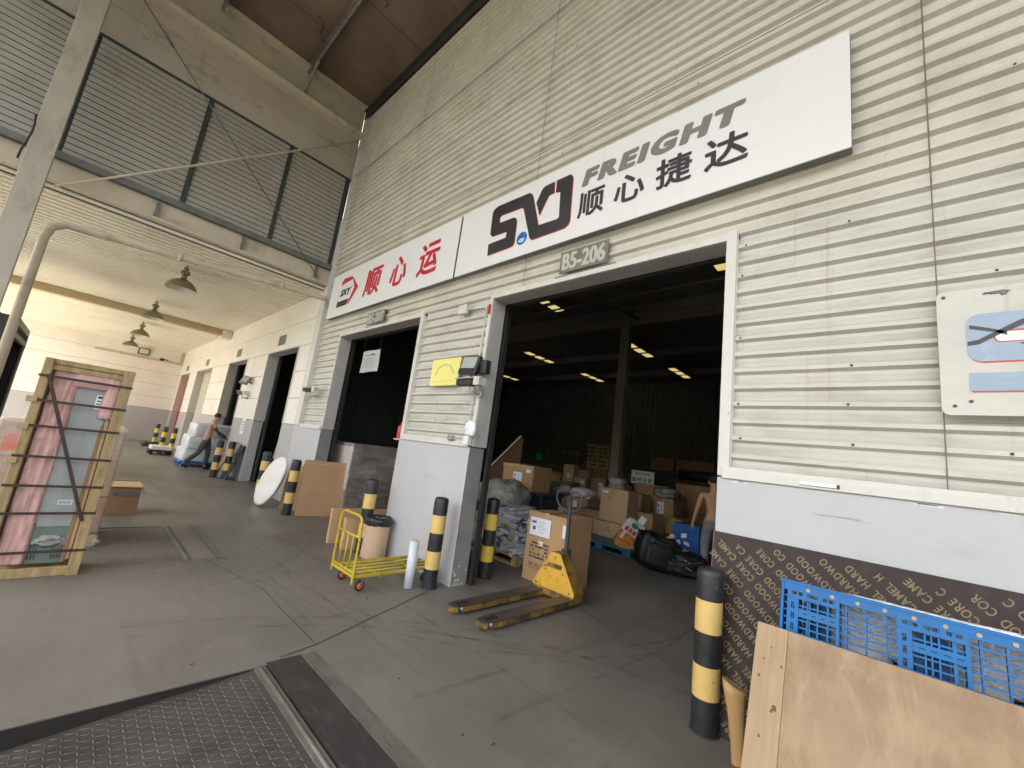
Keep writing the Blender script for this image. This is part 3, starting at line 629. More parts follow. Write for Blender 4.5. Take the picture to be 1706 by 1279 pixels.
b = MB(); b.box(-26.35, -25.0, 0.225, 0.25, 0, 3.38); b.build('red_shutter', M['red'], far)
# end wall
ew = thing('end_wall', 'cream panelled wall closing the far end of the loading bay', 'wall', (-27.0, 0, 0))
b = MB()
for j in range(5): b.box(-0.2, -0.001 * (j % 2), -8.5, 0.2, zl[j] + .006, zl[j + 1] - .003)
b.build('wall_panel', M['panel'], ew, bevel=0.006)
b = MB(); b.box(-0.19, -0.012, -8.5, 0.2, 1.576, 4.7); b.build('panel_backing', M['seam'], ew)
b = MB(); b.box(-0.21, 0.012, -8.5, 0.2, -1.3, 1.575); b.build('base_wall', M['fardado'], ew)
b = MB(); b.box(0.0, 0.07, -3.3, -0.1, 3.93, 3.99); b.box(0, .06, -0.18, -0.12, 3.93, 4.55); b.build('conduit', M['beam'], ew)

# ------------------------------------------------------------------ bay beam, louvres, roofs
bb = thing('bay_beam', 'deep cream steel beam with stained fascia crossing the high bay', 'beam', (-9.3, 0, 0))
b = MB(); b.box(-0.006, 0.006, -13.0, -0.02, 8.53, 9.28); b.build('web', M['beam'], bb)
b = MB(); b.box(-0.12, 0.22, -13.0, -0.03, 8.43, 8.53); b.box(-0.1, 0.14, -13.0, -0.03, 9.28, 9.31); b.build('flange', M['flange'], bb, bevel=0.006)
b = MB(); b.box(-0.16, -0.02, -13.0, -0.02, 7.40, 7.99); b.box(-0.17, -0.03, -13.0, -0.02, 8.0, 8.43); b.build('fascia_board', M['fascia'], bb, bevel=0.006)
b = MB(); b.box(-0.06, 0.012, -13.0, -0.02, 7.33, 7.40); b.build('head_rail', M['dkgreen'], bb)
b = MB()
b.tube([(0.02, -1.36, 8.55), (0.10, -1.36, 8.72), (0.42, -1.36, 9.02), (0.6, -1.36, 9.1)], 0.03, 6); b.build('stay_brace', M['galv'], bb)
lb = thing('tie_beam', 'grey cream lower steel beam under the louvres', 'beam', (-9.3, 0, 4.7))
b = MB(); b.box(-0.10, 0.10, -13.0, -0.06, 0.0, 0.05); b.box(-0.03, 0.03, -13.0, -0.06, 0.05, 0.36); b.build('girder', M['beam'], lb, bevel=0.004)
b = MB(); b.box(-0.12, 0.13, -13.0, -0.06, 0.36, 0.47); b.build('sill_channel', M['greysteel'], lb, bevel=0.004)
b = MB()
for y in (-3.05, -1.75, -0.35): b.box(0.03, 0.12, y - .02, y + .02, 0.06, 0.33)
b.build('clip', M['greysteel'], lb)
edges = [(-8.3, -4.55), (-4.25, -2.80), (-2.72, -1.37), (-1.29, -0.14)]
labs = ['grey louvre panel outside the tall column at the left edge', 'widest grey louvre panel just right of the tall column', 'middle grey louvre panel between two dark green mullions', 'narrow grey louvre panel next to the corrugated front']
for (y0, y1), lab in zip(edges, labs):
    t = thing('louvre_panel', lab, 'louvre', (-9.3, (y0 + y1) / 2, 5.18), 0, 'louvre panels under the bay beam')
    h = (y1 - y0) / 2; b = MB(); z = 0.0; pt = 0.103
    while z < 2.14:
        b.add([(-.04, -h, z + .008), (-.04, h, z + .008), (.022, h, z + .008), (.022, -h, z + .008), (.022, -h, z + pt - .007), (.022, h, z + pt - .007), (-.04, -h, z + pt - .007), (-.04, h, z + pt - .007)], [(0, 1, 2, 3), (3, 2, 5, 4), (4, 5, 7, 6)])
        z += pt
    b.build('louvre_blades', M['louvre'], t, fix=False)
    b = MB(); b.box(-.012, .05, h, h + .08, 0, 2.16)
    b.build('mullion', M['dkgreen'], t, bevel=0.004)
b = MB(); b.box(-9.38, -9.36, -13.0, 0, 4.6, 9.3); tag(b.build('gable_sheet', M['dkgreen']), 'dark backing sheet behind the louvres, standing in for shade in their gaps', 'wall')  # dark colour gives the slits between blades their shade

col = thing('steel_column', 'tall cream steel column standing at the platform edge', 'column', (-8.72, -4.32, -1.25))
b = MB(); b.box(-.05, .05, -.17, .085, 0, 10.5); b.build('shaft', M['column'], col, bevel=0.006)
b = MB(); b.box(-.2, .2, -.23, .23, 1.25, 1.275); b.build('base_plate', M['greysteel'], col)
dp = MB()
dp.tube([(-8.93, -4.10, -1.2), (-8.93, -4.10, 3.75), (-8.93, -4.06, 3.92), (-8.93, -3.93, 4.02), (-8.93, -2.29, 4.14), (-8.93, -0.9, 4.26), (-8.93, -0.2, 4.3), (-8.93, -0.1, 4.3)], 0.055, 12)
for y, z in ((-2.6, 4.118), (-1.0, 4.25)): dp.tube([(-8.93, y - .03, z), (-8.93, y + .03, z)], 0.066, 12)
tag(dp.build('drain_pipe', M['beam']), 'grey bent pipe running up the column and under the low beam', 'pipe')
b = MB(); b.tube([(-9.13, -4.05, 8.36), (-9.13, -0.29, 4.74)], 0.011, 6); b.tube([(-9.13, -3.62, 7.946), (-9.13, -3.45, 7.78)], 0.02, 6); tag(b.build('brace_rod', M['greysteel']), 'thin steel tie rod falling from the bay beam to the low beam', 'tie rod')
b = MB(); b.tube([(-9.10, -4.19, 4.575), (-9.10, -0.1, 8.28)], 0.019, 7); tag(b.build('brace_rod', M['beam']), 'thicker brown tie rod rising from the column to the corrugated front', 'tie rod')
b = MB(); pts = [(-8.6, -4.5 + .02 * math.sin(i), 5.3 - i * .14) if i else (-8.6, -4.5, 5.3) for i in range(6)]; b.tube(pts, 0.012, 6); tag(b.build('loose_cable', M['rubber']), 'short loose cable dangling beside the tall column', 'cable')

hr = thing('high_roof', 'brown lined high canopy roof over the near bay', 'roof', (0, 0, 9.32))
b = MB(); ys = [-9.0, -7.8, -6.2, -4.6, -2.96, -1.36, 0.5]; xb = [-9.3, -8.1, -6.9, -5.7, -4.5, -3.3, -2.1, -0.9, 0.3, 3, 7]
for i in range(len(ys) - 1):
    for j in range(len(xb) - 1): b.box(xb[j] + .006, xb[j + 1] - .006, ys[i] + .004, ys[i + 1] - .004, 0.0 + .004 * ((i + j) % 2), 0.03)
b.build('lining_board', M['roof'], hr)
b = MB(); b.box(-9.4, 7, -9.1, 0.6, 0.04, 0.12); b.build('roof_sheet', M['darkroof'], hr)
b = MB(); b.box(-9.2, 7, -0.05, -0.03, -0.36, -0.16); b.box(-9.2, 7, -0.09, -0.03, -0.16, -0.145); b.build('eaves_angle', M['dkgreen'], hr)
for y in (-1.36, -2.96, -4.6, -6.2, -7.8):
    b = MB(); b.box(-9.2, 7, y - .006, y + .006, -0.22, -0.02); b.box(-9.2, 7, y - .05, y + .006, -0.222, -0.208); b.box(-9.2, 7, y - .05, y + .006, -0.03, -0.016); b.box(-9.2, 7, y - .051, y - .045, -.222, -.19)
    b.build('purlin', M['galv'], hr)
b = MB(); rr = random.Random(5)
for k in range(7):
    x = rr.uniform(-8.8, -5.5); y = rr.uniform(-2.7, -0.4); pts = [(x, y, -0.012)]
    for i in range(7): pts.append((pts[-1][0] + rr.uniform(-.02, .12), pts[-1][1] + rr.uniform(-.12, .05), -0.012 - rr.random() * .03))
    b.tube(pts, 0.006, 4)
b.build('hanging_wire', M['rubber'], hr)
lr = thing('low_ceiling', 'cream ribbed low ceiling over the far bay', 'ceiling', (0, 0, 4.62))
b = MB(); x = -27.0; vs_ = []
prof_ = []
while x < -9.35:
    prof_ += [(x, 0.0), (x + .09, 0.0), (x + .10, 0.048), (x + .19, 0.048)]; x += 0.2
prof_ = [(min(a, -9.35), z) for a, z in prof_]
b.add([(a, y, z) for a, z in prof_ for y in (-6.2, 0.1)], [(2 * i, 2 * i + 1, 2 * i + 3, 2 * i + 2) for i in range(len(prof_) - 1)])
b.build('ceiling_sheet', M['ceil'], lr, fix=False)
b = MB(); b.box(-27.2, -9.35, -6.3, 0.4, 0.05, 0.15); b.build('roof_sheet', M['darkroof'], lr)
b = MB(); b.box(-17.75, -17.5, -6.2, -0.35, -0.22, 0.0); b.build('cross_beam', pm('buff beam', (0.50, 0.39, 0.245), 0.6, 0.08, 1.5), lr, bevel=0.01)
b = MB(); b.box(-17.85, -17.4, -0.33, -0.03, -0.3, -0.02); b.build('beam_bracket', M['panel'], lr, bevel=0.01)

# ------------------------------------------------------------------ warehouse interior
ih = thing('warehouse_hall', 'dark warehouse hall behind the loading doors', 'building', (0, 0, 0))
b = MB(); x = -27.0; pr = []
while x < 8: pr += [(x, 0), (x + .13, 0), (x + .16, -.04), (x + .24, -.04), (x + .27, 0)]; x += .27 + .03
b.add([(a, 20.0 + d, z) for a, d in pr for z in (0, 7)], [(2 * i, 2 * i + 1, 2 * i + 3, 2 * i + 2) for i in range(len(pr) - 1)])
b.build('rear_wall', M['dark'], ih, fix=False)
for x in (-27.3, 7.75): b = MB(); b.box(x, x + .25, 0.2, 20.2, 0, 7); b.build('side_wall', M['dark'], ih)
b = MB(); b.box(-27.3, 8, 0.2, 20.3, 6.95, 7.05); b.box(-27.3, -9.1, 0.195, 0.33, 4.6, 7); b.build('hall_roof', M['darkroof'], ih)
b = MB()
for y in (3.5, 8.6, 13.5, 17): b.box(-27, 8, y - .05, y + .05, 6.62, 6.9)
b.build('rafter', M['darkroof'], ih)
b = MB(); b.box(-18, 6, 8.42, 8.62, 6.18, 6.24); b.box(-18, 6, 8.5, 8.54, 6.24, 6.5); b.box(-18, 6, 8.42, 8.62, 6.5, 6.56); b.build('crane_girder', M['intsteel'], ih)
b = MB(); b.tube([(-12, 6.0, 6.05), (4, 6.0, 6.05)], 0.03, 8); b.tube([(-6.9, 3.0, 6.35), (-6.1, 8.4, 6.35)], 0.05, 8); b.build('hall_pipe', M['intsteel'], ih)
for x, y, lab in ((-6.55, 8.5, 'cream steel column inside the hall behind the white sign'),):
    t = thing('hall_column', lab, 'column', (x, y, 0)); b = MB(); b.box(-.15, .15, -.11, -.09, 0, 6.9); b.box(-.15, .15, .09, .11, 0, 6.9); b.box(-.01, .01, -.09, .09, 0, 6.9); b.build('shaft', M['intsteel'], t)
    b = MB(); b.box(-.2, .2, -.2, .2, 0, .02); b.build('base_plate', M['greysteel'], t)
b = MB(); y = 0.34
while y < 4.6: b.box(-9.32, -9.28 + .05 * (int(y * 5) % 2), y, y + .2, 0, 4.6); y += .2
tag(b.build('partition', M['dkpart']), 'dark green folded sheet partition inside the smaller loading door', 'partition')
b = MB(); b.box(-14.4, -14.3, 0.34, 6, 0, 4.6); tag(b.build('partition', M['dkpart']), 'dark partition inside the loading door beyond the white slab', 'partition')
LAMPS = [(-13.1, 11.9, 3, 'roof lamp over the brown leaning panel'), (-8.3, 6.5, 2, 'roof lamp nearest the numbered plate'), (-7.93, 12.2, 3, 'roof lamp right of the hall column'),
         (-12.85, 16.4, 3, 'roof lamp left of the hall column, farther back'), (-7.85, 16.3, 3, 'rearmost roof lamp right of the hall column'), (-3.0, 6.3, 1, 'roof lamp at the upper right corner of the big door'), (-18.5, 15.5, 2, 'faint roof lamp far left in the hall')]
for x, y, n, lab in LAMPS:
    t = thing('ceiling_lamp', 'yellow ' + lab, 'lamp', (x, y, 6.5), 0, 'yellow lamps under the hall roof')
    b = MB(); L_ = .75 * n; b.box(-.18, .18, -L_ / 2 - .03, L_ / 2 + .03, 0.02, 0.09); b.build('housing', M['greysteel'], t)
    for k in range(n):
        b = MB(); y0 = -L_ / 2 + .75 * k; b.box(-.15, .15, y0 + .10, y0 + .58, 0.0, 0.019); b.build('diffuser', M['lampglow'], t)

# ------------------------------------------------------------------ signs
def qtext(mb, body, x0, x1, z0, z1, y, lean=0.0, bold=0.0, fat=0.0, fatz=None, space=1.0):
    put_text(mb, body, (x0, y, z0), (x1 - x0 - lean, 0, 0), (lean, 0, z1 - z0), bold, fat, fatz, space)
SY = -0.09
big = thing('sign_board', 'long white sign board with black emblem, grey FREIGHT and black characters', 'sign', (-2.34, 0, 4.31), 0, 'white sign boards over the doors')
ox, oz = -2.34, 4.31
def board(t, x0, x1, z0, z1):
    b = MB(); b.box(x0, x1, SY, SY + .012, z0, z1); b.build('face_panel', M['white'], t, bevel=0.002)
    b = MB(); b.box(x0, x1, SY + .0125, -0.012, z0, z0 + .03); b.box(x0, x1, SY + .0125, -0.012, z1 - .03, z1); b.box(x0, x0 + .02, SY + .0125, -0.012, z0 + .03, z1 - .03); b.box(x1 - .02, x1, SY + .0125, -0.012, z0 + .03, z1 - .03)
    b.box(x0 + .03, x1 - .03, -0.03, -0.013, z0 + .1, z0 + .14)
    b.build('frame', M['signedge'], t)
board(big, -4.47 - ox, -0.205 - ox, 3.83 - oz, 4.785 - oz)
BIG = [(-3.825, 3.987), (-3.834, 4.147), (-3.524, 4.15), (-3.518, 4.225), (-3.539, 4.234), (-3.785, 4.242), (-3.829, 4.289), (-3.84, 4.595), (-3.819, 4.637), (-3.754, 4.663), (-3.219, 4.646), (-3.181, 4.634), (-3.144, 4.592), (-2.995, 4.149), (-2.728, 4.136), (-2.699, 4.153), (-2.722, 4.477), (-2.787, 4.488), (-2.792, 4.643), (-2.614, 4.643), (-2.581, 4.625), (-2.562, 4.59), (-2.542, 4.064), (-2.556, 4.02), (-2.608, 3.99), (-3.056, 3.987), (-3.092, 3.997), (-3.114, 4.028), (-3.273, 4.454), (-3.302, 4.484), (-3.662, 4.501), (-3.688, 4.473), (-3.674, 4.4), (-3.431, 4.392), (-3.383, 4.37), (-3.363, 4.328), (-3.357, 4.041), (-3.376, 4.002), (-3.443, 3.991)]
SEC = [(-3.072, 4.466), (-3.002, 4.612), (-2.961, 4.639), (-2.824, 4.642), (-2.813, 4.489), (-2.879, 4.49), (-2.898, 4.474), (-2.997, 4.274)]
def flatpoly(mb, poly, y, dx=0, dz=0, th=0.002):
    tr_ = tessellate_polygon([[Vector((a, c, 0)) for a, c in poly]])
    mb.add([(a - ox + dx, y, c - oz + dz) for a, c in poly], [tuple(q) for q in tr_])
b = MB()
b.m = 1; flatpoly(b, BIG, SY - .0015, .010, -.011); flatpoly(b, SEC, SY - .0015, .012, -.004)
b.m = 0; flatpoly(b, BIG, SY - .003); flatpoly(b, SEC, SY - .003)
b.m = 2; cx, cz = -3.237 - ox, 4.055 - oz
b.add([(cx, SY - .006, cz)] + [(cx + .083 * math.cos(a * math.pi / 12), SY - .003, cz + .083 * math.sin(a * math.pi / 12)) for a in range(24)], [(0, 1 + i, 1 + (i + 1) % 24) for i in range(24)])
b.m = 3; b.add([(cx + .05 * math.cos(a * math.pi / 12), SY - .0075, cz - .028 + .03 * math.sin(a * math.pi / 12)) for a in range(24)], [tuple(range(24))])
b.build('emblem', [M['black_ink'], M['redline'], M['blue_ink'], pm('pale blue glint', (0.45, 0.62, 0.80), 0.3)], big, fix=False)
b = MB(); qtext(b, 'FREIGHT', -2.434 - ox, -0.852 - ox, 4.405 - oz, 4.605 - oz, SY - .003, 0.05, 0.022, .017, .009, 1.24)
b.build('grey_lettering', M['grey_ink'], big, fix=False)
b = MB()
for ch, x0, x1 in (('顺', -2.45, -2.135), ('心', -2.02, -1.70), ('捷', -1.594, -1.268), ('达', -1.166, -0.83)): qtext(b, ch, x0 - ox, x1 - ox, 4.035 - oz, 4.335 - oz, SY - .003, 0, 0, .0075)
b.build('black_lettering', M['black_ink'], big, fix=False)
ox, oz = -6.63, 4.31
sm = thing('sign_board', 'shorter white sign board with red characters and red arrow emblem', 'sign', (ox, 0, oz), 0, 'white sign boards over the doors')
board(sm, -8.78 - ox, -4.512 - ox, 3.83 - oz, 4.78 - oz)
b = MB(); b.m = 0
flatpoly(b, [(-8.325, 4.545), (-8.24, 4.632), (-7.867, 4.608), (-7.823, 4.541), (-8.224, 4.508), (-8.287, 4.465)], SY - .003)
flatpoly(b, [(-7.844, 4.60), (-7.516, 4.317), (-7.817, 4.016), (-7.880, 4.027), (-7.690, 4.332), (-7.80, 4.515)], SY - .003)
b.m = 1; flatpoly(b, [(-8.378, 4.018), (-8.365, 4.166), (-8.321, 4.140), (-7.845, 4.139), (-7.909, 4.015)], SY - .003)
qtext(b, 'SXY', -8.30 - ox, -7.80 - ox, 4.235 - oz, 4.385 - oz, SY - .003, 0.05, 0.02, .008)
b.build('emblem', [M['red_ink'], M['black_ink']], sm, fix=False)
b = MB()
for ch, x0, x1 in (('顺', -7.27, -6.62), ('心', -6.33, -5.77), ('运', -5.49, -4.90)): qtext(b, ch, x0 - ox, x1 - ox, 4.035 - oz, 4.57 - oz, SY - .003, 0.06, 0, .017, .012)
b.build('red_lettering', M['red_ink'], sm, fix=False)

def number_plate(txt, x0, x1, z0, z1, label):
    t = thing('number_plate', label, 'number plate', ((x0 + x1) / 2, -0.02, (z0 + z1) / 2), 0, 'door number plates')
    h = (x1 - x0) / 2; v = (z1 - z0) / 2
    b = MB(); b.box(-h, h, -.012, 0, -v, v); b.build('plate', M['olive'], t, bevel=0.003)
    if txt:
        b = MB(); qtext(b, txt, -h + .03, h - .025, -v + .026, v - .022, -.0135, 0.0, 0.01, .007, .004); b.build('numerals', M['platewhite'], t, fix=False)
        b = MB(); b.bar((-h - .06, .002, -v - .03), (h + .1, .002, -v - .03), .012, .012); b.build('support_bar', M['greysteel'], t)
    return t
number_plate('B5-206', -2.655, -2.07, 3.49, 3.735, 'olive plate reading B5-206 over the large loading door')
number_plate('B5-207', -6.99, -6.38, 3.475, 3.705, 'olive plate reading B5-207 over the smaller loading door')
for x, lab in ((-11.6, 'small blank grey plate over the loading door beyond the white slab'), (-15.75, 'small blank plate over the loading door behind the shirtless walker'), (-20.6, 'tiny blank plate over the closed pale shutter'), (-25.1, 'tiny blank plate nearest the end wall')):
    number_plate('', x - .26, x + .26, 3.56, 3.82, lab)

t = thing('notice_board', 'yellow square notice with an arc of small print by the large door', 'sign', (-4.40, -0.03, 2.487))
b = MB(); b.box(-.3, .3, -.015, 0, -.184, .184); b.build('board', M['yellowsign'], t, bevel=0.003)
b = MB()
for k in range(13):
    a = R(155 - k * 10.8); c = Vector((.21 * math.cos(a), -.0165, -.1 + .2 * math.sin(a)))
    for q in range(3):
        u = Vector((math.sin(a), 0, -math.cos(a))) * .010; n_ = Vector((math.cos(a), 0, math.sin(a))) * .013
        b.bar(c - u + n_ * (q - 1) * .7, c + u + n_ * (q - 1) * .7, .003, .0012); 
    b.bar(c - n_, c + n_, .003, .0012)
b.bar((-.24, -.0165, -.125), (.22, -.0165, -.123), .004, .001)
b.build('print', M['brownink'], t, fix=False)

t = thing('hanging_notice', 'white paper notice hanging in the smaller loading door', 'sign', (-6.96, 0.15, 2.66))
b = MB(); n = 8
vs_ = [(-.32 + .64 * i / n, .012 * math.sin(i * .9 + j * .6), .40 * j / 4) for j in range(5) for i in range(n + 1)]
b.add(vs_, [(j * (n + 1) + i, j * (n + 1) + i + 1, (j + 1) * (n + 1) + i + 1, (j + 1) * (n + 1) + i) for j in range(4) for i in range(n)])
o = b.build('sheet', pm('pale notice paper', (0.42, 0.46, 0.44), 0.7, 0.05, 3), t); md = o.modifiers.new('s', 'SOLIDIFY'); md.thickness = .003
b = MB(); b.tube([(-.3, 0, .4), (-.3, 0, .74)], .003, 4); b.tube([(.3, 0, .4), (.3, 0, .74)], .003, 4); b.build('cord', M['rubber'], t)
b = MB(); b.bar((-.15, -.018, .31), (.02, -.018, .31), .02, .002); b.bar((.05, -.018, .32), (.16, -.018, .32), .05, .002)
for k in range(4): b.bar((-.2, -.02, .24 - .05 * k), (.2, -.02, .24 - .05 * k), .008, .002)
b.build('print', M['greysteel'], t)

t = thing('emblem_board', 'white rounded board with a scratched blue grey emblem outlined in red', 'sign', (1.0, -0.04, 2.37))
def rrect(x0, x1, z0, z1, r, n=6):
    P = []
    for cx_, cz_, a0 in ((x1 - r, z0 + r, -90), (x1 - r, z1 - r, 0), (x0 + r, z1 - r, 90), (x0 + r, z0 + r, 180)):
        for k in range(n + 1): a = R(a0 + 90 * k / n); P.append((cx_ + r * math.cos(a), cz_ + r * math.sin(a)))
    return P
b = MB(); b.prism(rrect(-.85, .85, -.35, .355, .035), -.012, 0); b.build('board', M['clad_low'], t, bevel=.002)
b = MB(); M['embblue'] = pm('weathered blue grey', (0.28, 0.36, 0.47), 0.35, 0.1, 5, dirt=(.46, .5, .54), dirt_amt=.5, dirt_scale=7)
b.m = 1; b.prism(rrect(-.737, .74, -.069, .205, .055), -.0135, -.0122); b.prism(rrect(-.737, .74, -.228, -.123, .008), -.0135, -.0122)
b.m = 0; b.prism(rrect(-.742, .74, -.060, .205, .055), -.015, -.0122); b.prism(rrect(-.742, .74, -.219, -.121, .008), -.015, -.0122)
b.m = 1; b.prism(rrect(-.646, .5, .040, .106, .026), -.0163, -.0122); b.m = 2; b.prism(rrect(-.64, .5, .044, .095, .022), -.0175, -.0122)
b.m = 3
for P in ([(-.74, .03), (-.70, .035), (-.62, .085), (-.53, .135), (-.42, .175), (-.42, .20), (-.55, .155), (-.63, .105), (-.70, .06), (-.74, .05)], [(-.73, .125), (-.65, .10), (-.60, .075), (-.60, .095), (-.66, .12), (-.73, .145)], [(-.56, .03), (-.50, .03), (-.52, .005)], [(-.54, -.04), (-.42, -.03), (-.42, -.022), (-.545, -.03)]):
    b.prism(P, -.0185, -.0122)
for x, z in ((-.82, .32), (-.8, -.30), (-.74, -.275)): b.tube([(x, -.012, z), (x, -.016, z)], .009, 7)
b.build('emblem', [M['embblue'], M['redline'], M['white'], M['black_ink']], t)
b = MB(); b.blob((-.62, -.013, .318), (.038, .002, .008), 3, .8, 4, 24, 12); b.blob((-.60, -.0128, .312), (.012, .002, .013), 5, .5, 4); b.build('smudge', M['greysteel'], t)

t = thing('paper_strip', 'narrow pale paper strip stuck on the flashing above the grey base', 'label', (-0.39, -0.052, 1.572))
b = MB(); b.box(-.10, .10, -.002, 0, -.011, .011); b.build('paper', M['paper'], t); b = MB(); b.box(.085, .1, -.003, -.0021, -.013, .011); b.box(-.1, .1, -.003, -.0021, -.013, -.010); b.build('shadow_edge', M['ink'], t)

# wall fittings by the big door
t = thing('flood_light', 'black flood light with grey glass beside the yellow notice', 'flood light', (-3.80, -0.02, 2.52), 0, 'wall flood lights')
b = MB(); T0 = Matrix.Translation((0, -.10, 0)) @ Matrix.Rotation(R(-12), 4, 'X') @ Matrix.Rotation(R(4), 4, 'Y'); b.T = T0
b.box(-.16, .16, -.03, .03, -.12, .12); b.build('housing', M['black'], t, bevel=.012)
b = MB(); b.T = T0; b.box(-.13, .13, -.034, -.0305, -.05, .10); b.build('glass', M['glassgrey'], t)
b = MB(); b.T = Matrix(); b.box(.12, .26, -.08, .0, -.1, .06); b.bar((0, -.08, -.12), (0, 0, -.16), .02, .02); b.build('driver_box', M['black'], t, bevel=.006)
def cctv(loc, rz, label, s=1.0):
    t = thing('security_camera', label, 'security camera', loc, rz, 'security cameras on the wall'); t.scale = (s, s, s)
    b = MB(); b.prism([(-.16, -.03), (.10, -.035), (.14, 0.0), (.10, .04), (-.17, .045)], -.045, .045); b.build('body', M['rubber'], t, bevel=.012)
    b = MB(); b.box(-.19, .14, -.055, .055, .05, .062); b.build('sun_hood', M['cam'], t, bevel=.004)
    b = MB(); b.tube([(.02, 0, -.03), (.05, .03, -.10), (.05, .16, -.10)], .016, 8); b.tube([(.05, .15, -.10), (.05, .19, -.10)], .04, 12); b.build('bracket', M['cam'], t)
    b = MB(); b.box(.14, .24, -.04, .08, -.03, .07); b.build('junction', M['trim'], t, bevel=.006)
    return t
cctv((-3.72, -0.19, 2.28), 0, 'dark security camera just below the flood light')
cctv((-8.60, -0.19, 2.28), R(12), 'pale security camera on the narrow corrugated strip left of the smaller door', 0.95)
cctv((-13.55, -0.2, 2.28), R(10), 'security camera on the far white pier', 1.05)
t = thing('flood_light', 'small tilted flood light on the far white pier above its camera', 'flood light', (-13.5, -0.02, 2.66), 0, 'wall flood lights')
b = MB(); b.T = Matrix.Translation((0, -.16, 0)) @ Matrix.Rotation(R(-25), 4, 'X') @ Matrix.Rotation(R(20), 4, 'Z'); b.box(-.17, .17, -.03, .03, -.13, .13); b.build('housing', M['greysteel'], t, bevel=.012)
b = MB(); b.T = Matrix.Translation((0, -.16, 0)) @ Matrix.Rotation(R(-25), 4, 'X') @ Matrix.Rotation(R(20), 4, 'Z'); b.box(-.14, .14, -.034, -.0305, -.07, .10); b.build('glass', M['glassgrey'], t)
b = MB(); b.bar((0, -.13, -.02), (0, 0, -.05), .03, .05); b.build('bracket', M['greysteel'], t)
t = thing('flood_light', 'square flood light high on the cream end wall', 'flood light', (-26.95, -1.62, 4.25), 0, 'wall flood lights')
b = MB(); b.box(0.02, .08, -.22, .22, -.16, .16); b.build('housing', M['black'], t, bevel=.01); b = MB(); b.box(.081, .085, -.17, .17, -.11, .12); b.build('glass', M['lampin'], t)
b = MB(); b.bar((0, 0, .1), (.05, 0, .1), .05, .05); b.build('bracket', M['greysteel'], t)
t = thing('camera_arm', 'small bent camera arm on the end wall near the corner', 'bracket', (-26.98, -0.75, 4.0)); b = MB(); b.tube([(0, .1, .05), (.25, 0, .05), (.45, -.15, 0)], .03, 8); b.build('arm', M['greysteel'], t); b = MB(); b.blob((.45, -.17, 0), (.1, .1, .07), 1, .05); b.build('head', M['black'], t)
t = thing('conduit_run', 'white cable conduit with junction box framing the strip between the doors', 'conduit', (-3.76, -0.02, 1.6))
b = MB(); b.tube([(0, -.012, 0), (0, -.012, 1.70)], .011, 7); b.tube([(0, -.012, 1.70), (-.36, -.012, 1.72)], .011, 7); b.build('pipe', M['trim'], t)
b = MB(); b.box(-.52, -.36, -.05, 0, 1.66, 1.79); b.build('junction_box', M['trim'], t, bevel=.008)
b = MB(); b.box(.05, .075, -.03, -.008, 1.60, 1.72); b.build('red_tag', M['red'], t)
t = thing('paper_bundle', 'crumpled white paper bundle tied to the conduit above the grey pier', 'paper', (-3.70, -0.07, 1.60))
b = MB(); b.blob((0.02, 0, .16), (.085, .035, .09), 4, .25, 2.4, 16, 10, box=4); b.build('paper', M['paper'], t)
b = MB(); b.box(-.06, .03, -.03, .03, -.03, .07); b.build('box', M['white'], t, bevel=.006)
b = MB(); rr = random.Random(4)
for k in range(9): b.blob((-.32 + rr.uniform(-.06, .06), -.005, -.03 + rr.uniform(0, .05)), (.022, .015, .016), k, .4, 3, 8, 6)
o = b.build('rubbish_scraps', pm('crumpled scraps', (.3, .28, .26), .7, .5, 30)); o.location = (-3.7, -.07, 1.64); tag(o, 'small crumpled scraps lying on the ledge of the grey pier', 'litter')
t = thing('fire_extinguisher', 'small red extinguisher standing on the grey pier by the smaller door', 'extinguisher', (-5.335, 0.03, 1.55))
b = MB(); b.lathe([(0.0, 0), (.042, 0), (.048, .01), (.048, .15), (.036, .185), (.02, .195), (.02, .215), (0, .215)], 16); b.build('cylinder', M['red'], t)
b = MB(); b.bar((-.03, 0, .225), (.04, 0, .235), .015, .012); b.tube([(0, 0, .21), (0, 0, .24)], .012, 8); b.build('valve', M['black'], t)
b = MB(); b.box(-5.40, -5.245, -.025, .2, 1.53, 1.549); b.build('ledge', M['dado'], fac)
b = MB(); b.box(-13.45, -13.05, -.042, -.0385, 1.17, 1.60); pp_ = tag(b.build('wall_notice', M['paper']), 'white paper notice with printed lines on the far grey pier', 'sign')
b = MB()
for k in range(4): b.box(-13.36, -13.14, -.0455, -.0425, 1.27 + k * .07, 1.30 + k * .07)
b.build('print', M['greysteel'], pp_)

# ------------------------------------------------------------------ pendant lamps
def pendant():
    t = thing('pendant_lamp', 'nearest grey dome pendant lamp under the cream ceiling', 'lamp', (-11.1, -2.29, 4.62), 0, 'dome lamps in a row under the low ceiling')
    b = MB(); b.tube([(0, 0, 0), (0, 0, -.12)], .018, 8); b.lathe([(0, -.08), (.05, -.08), (.05, -.05), (0, -.05)], 10); b.build('stem', M['lampshade'], t)
    b = MB(); b.lathe([(0.0, -.12), (.075, -.12), (.085, -.14), (.085, -.19), (.05, -.22), (.05, -.30), (.0, -.30)], 14); b.box(.05, .10, -.04, .04, -.2, -.12); b.build('ballast_box', M['lampshade'], t, bevel=.004)
    b = MB(); pr = [(.05, -.29), (.07, -.31), (.14, -.345), (.20, -.39), (.245, -.45), (.27, -.52), (.275, -.535)]; b.lathe(pr, 28)
    o = b.build('shade', [M['lampshade'], M['lampin']], t); md = o.modifiers.new('s', 'SOLIDIFY'); md.thickness = .006; md.offset = 1; md.material_offset = 1
    b = MB(); b.blob((0, 0, -.39), (.05, .05, .08), 1, 0); b.build('bulb', M['lampin'], t)
    return t
p0 = pendant()
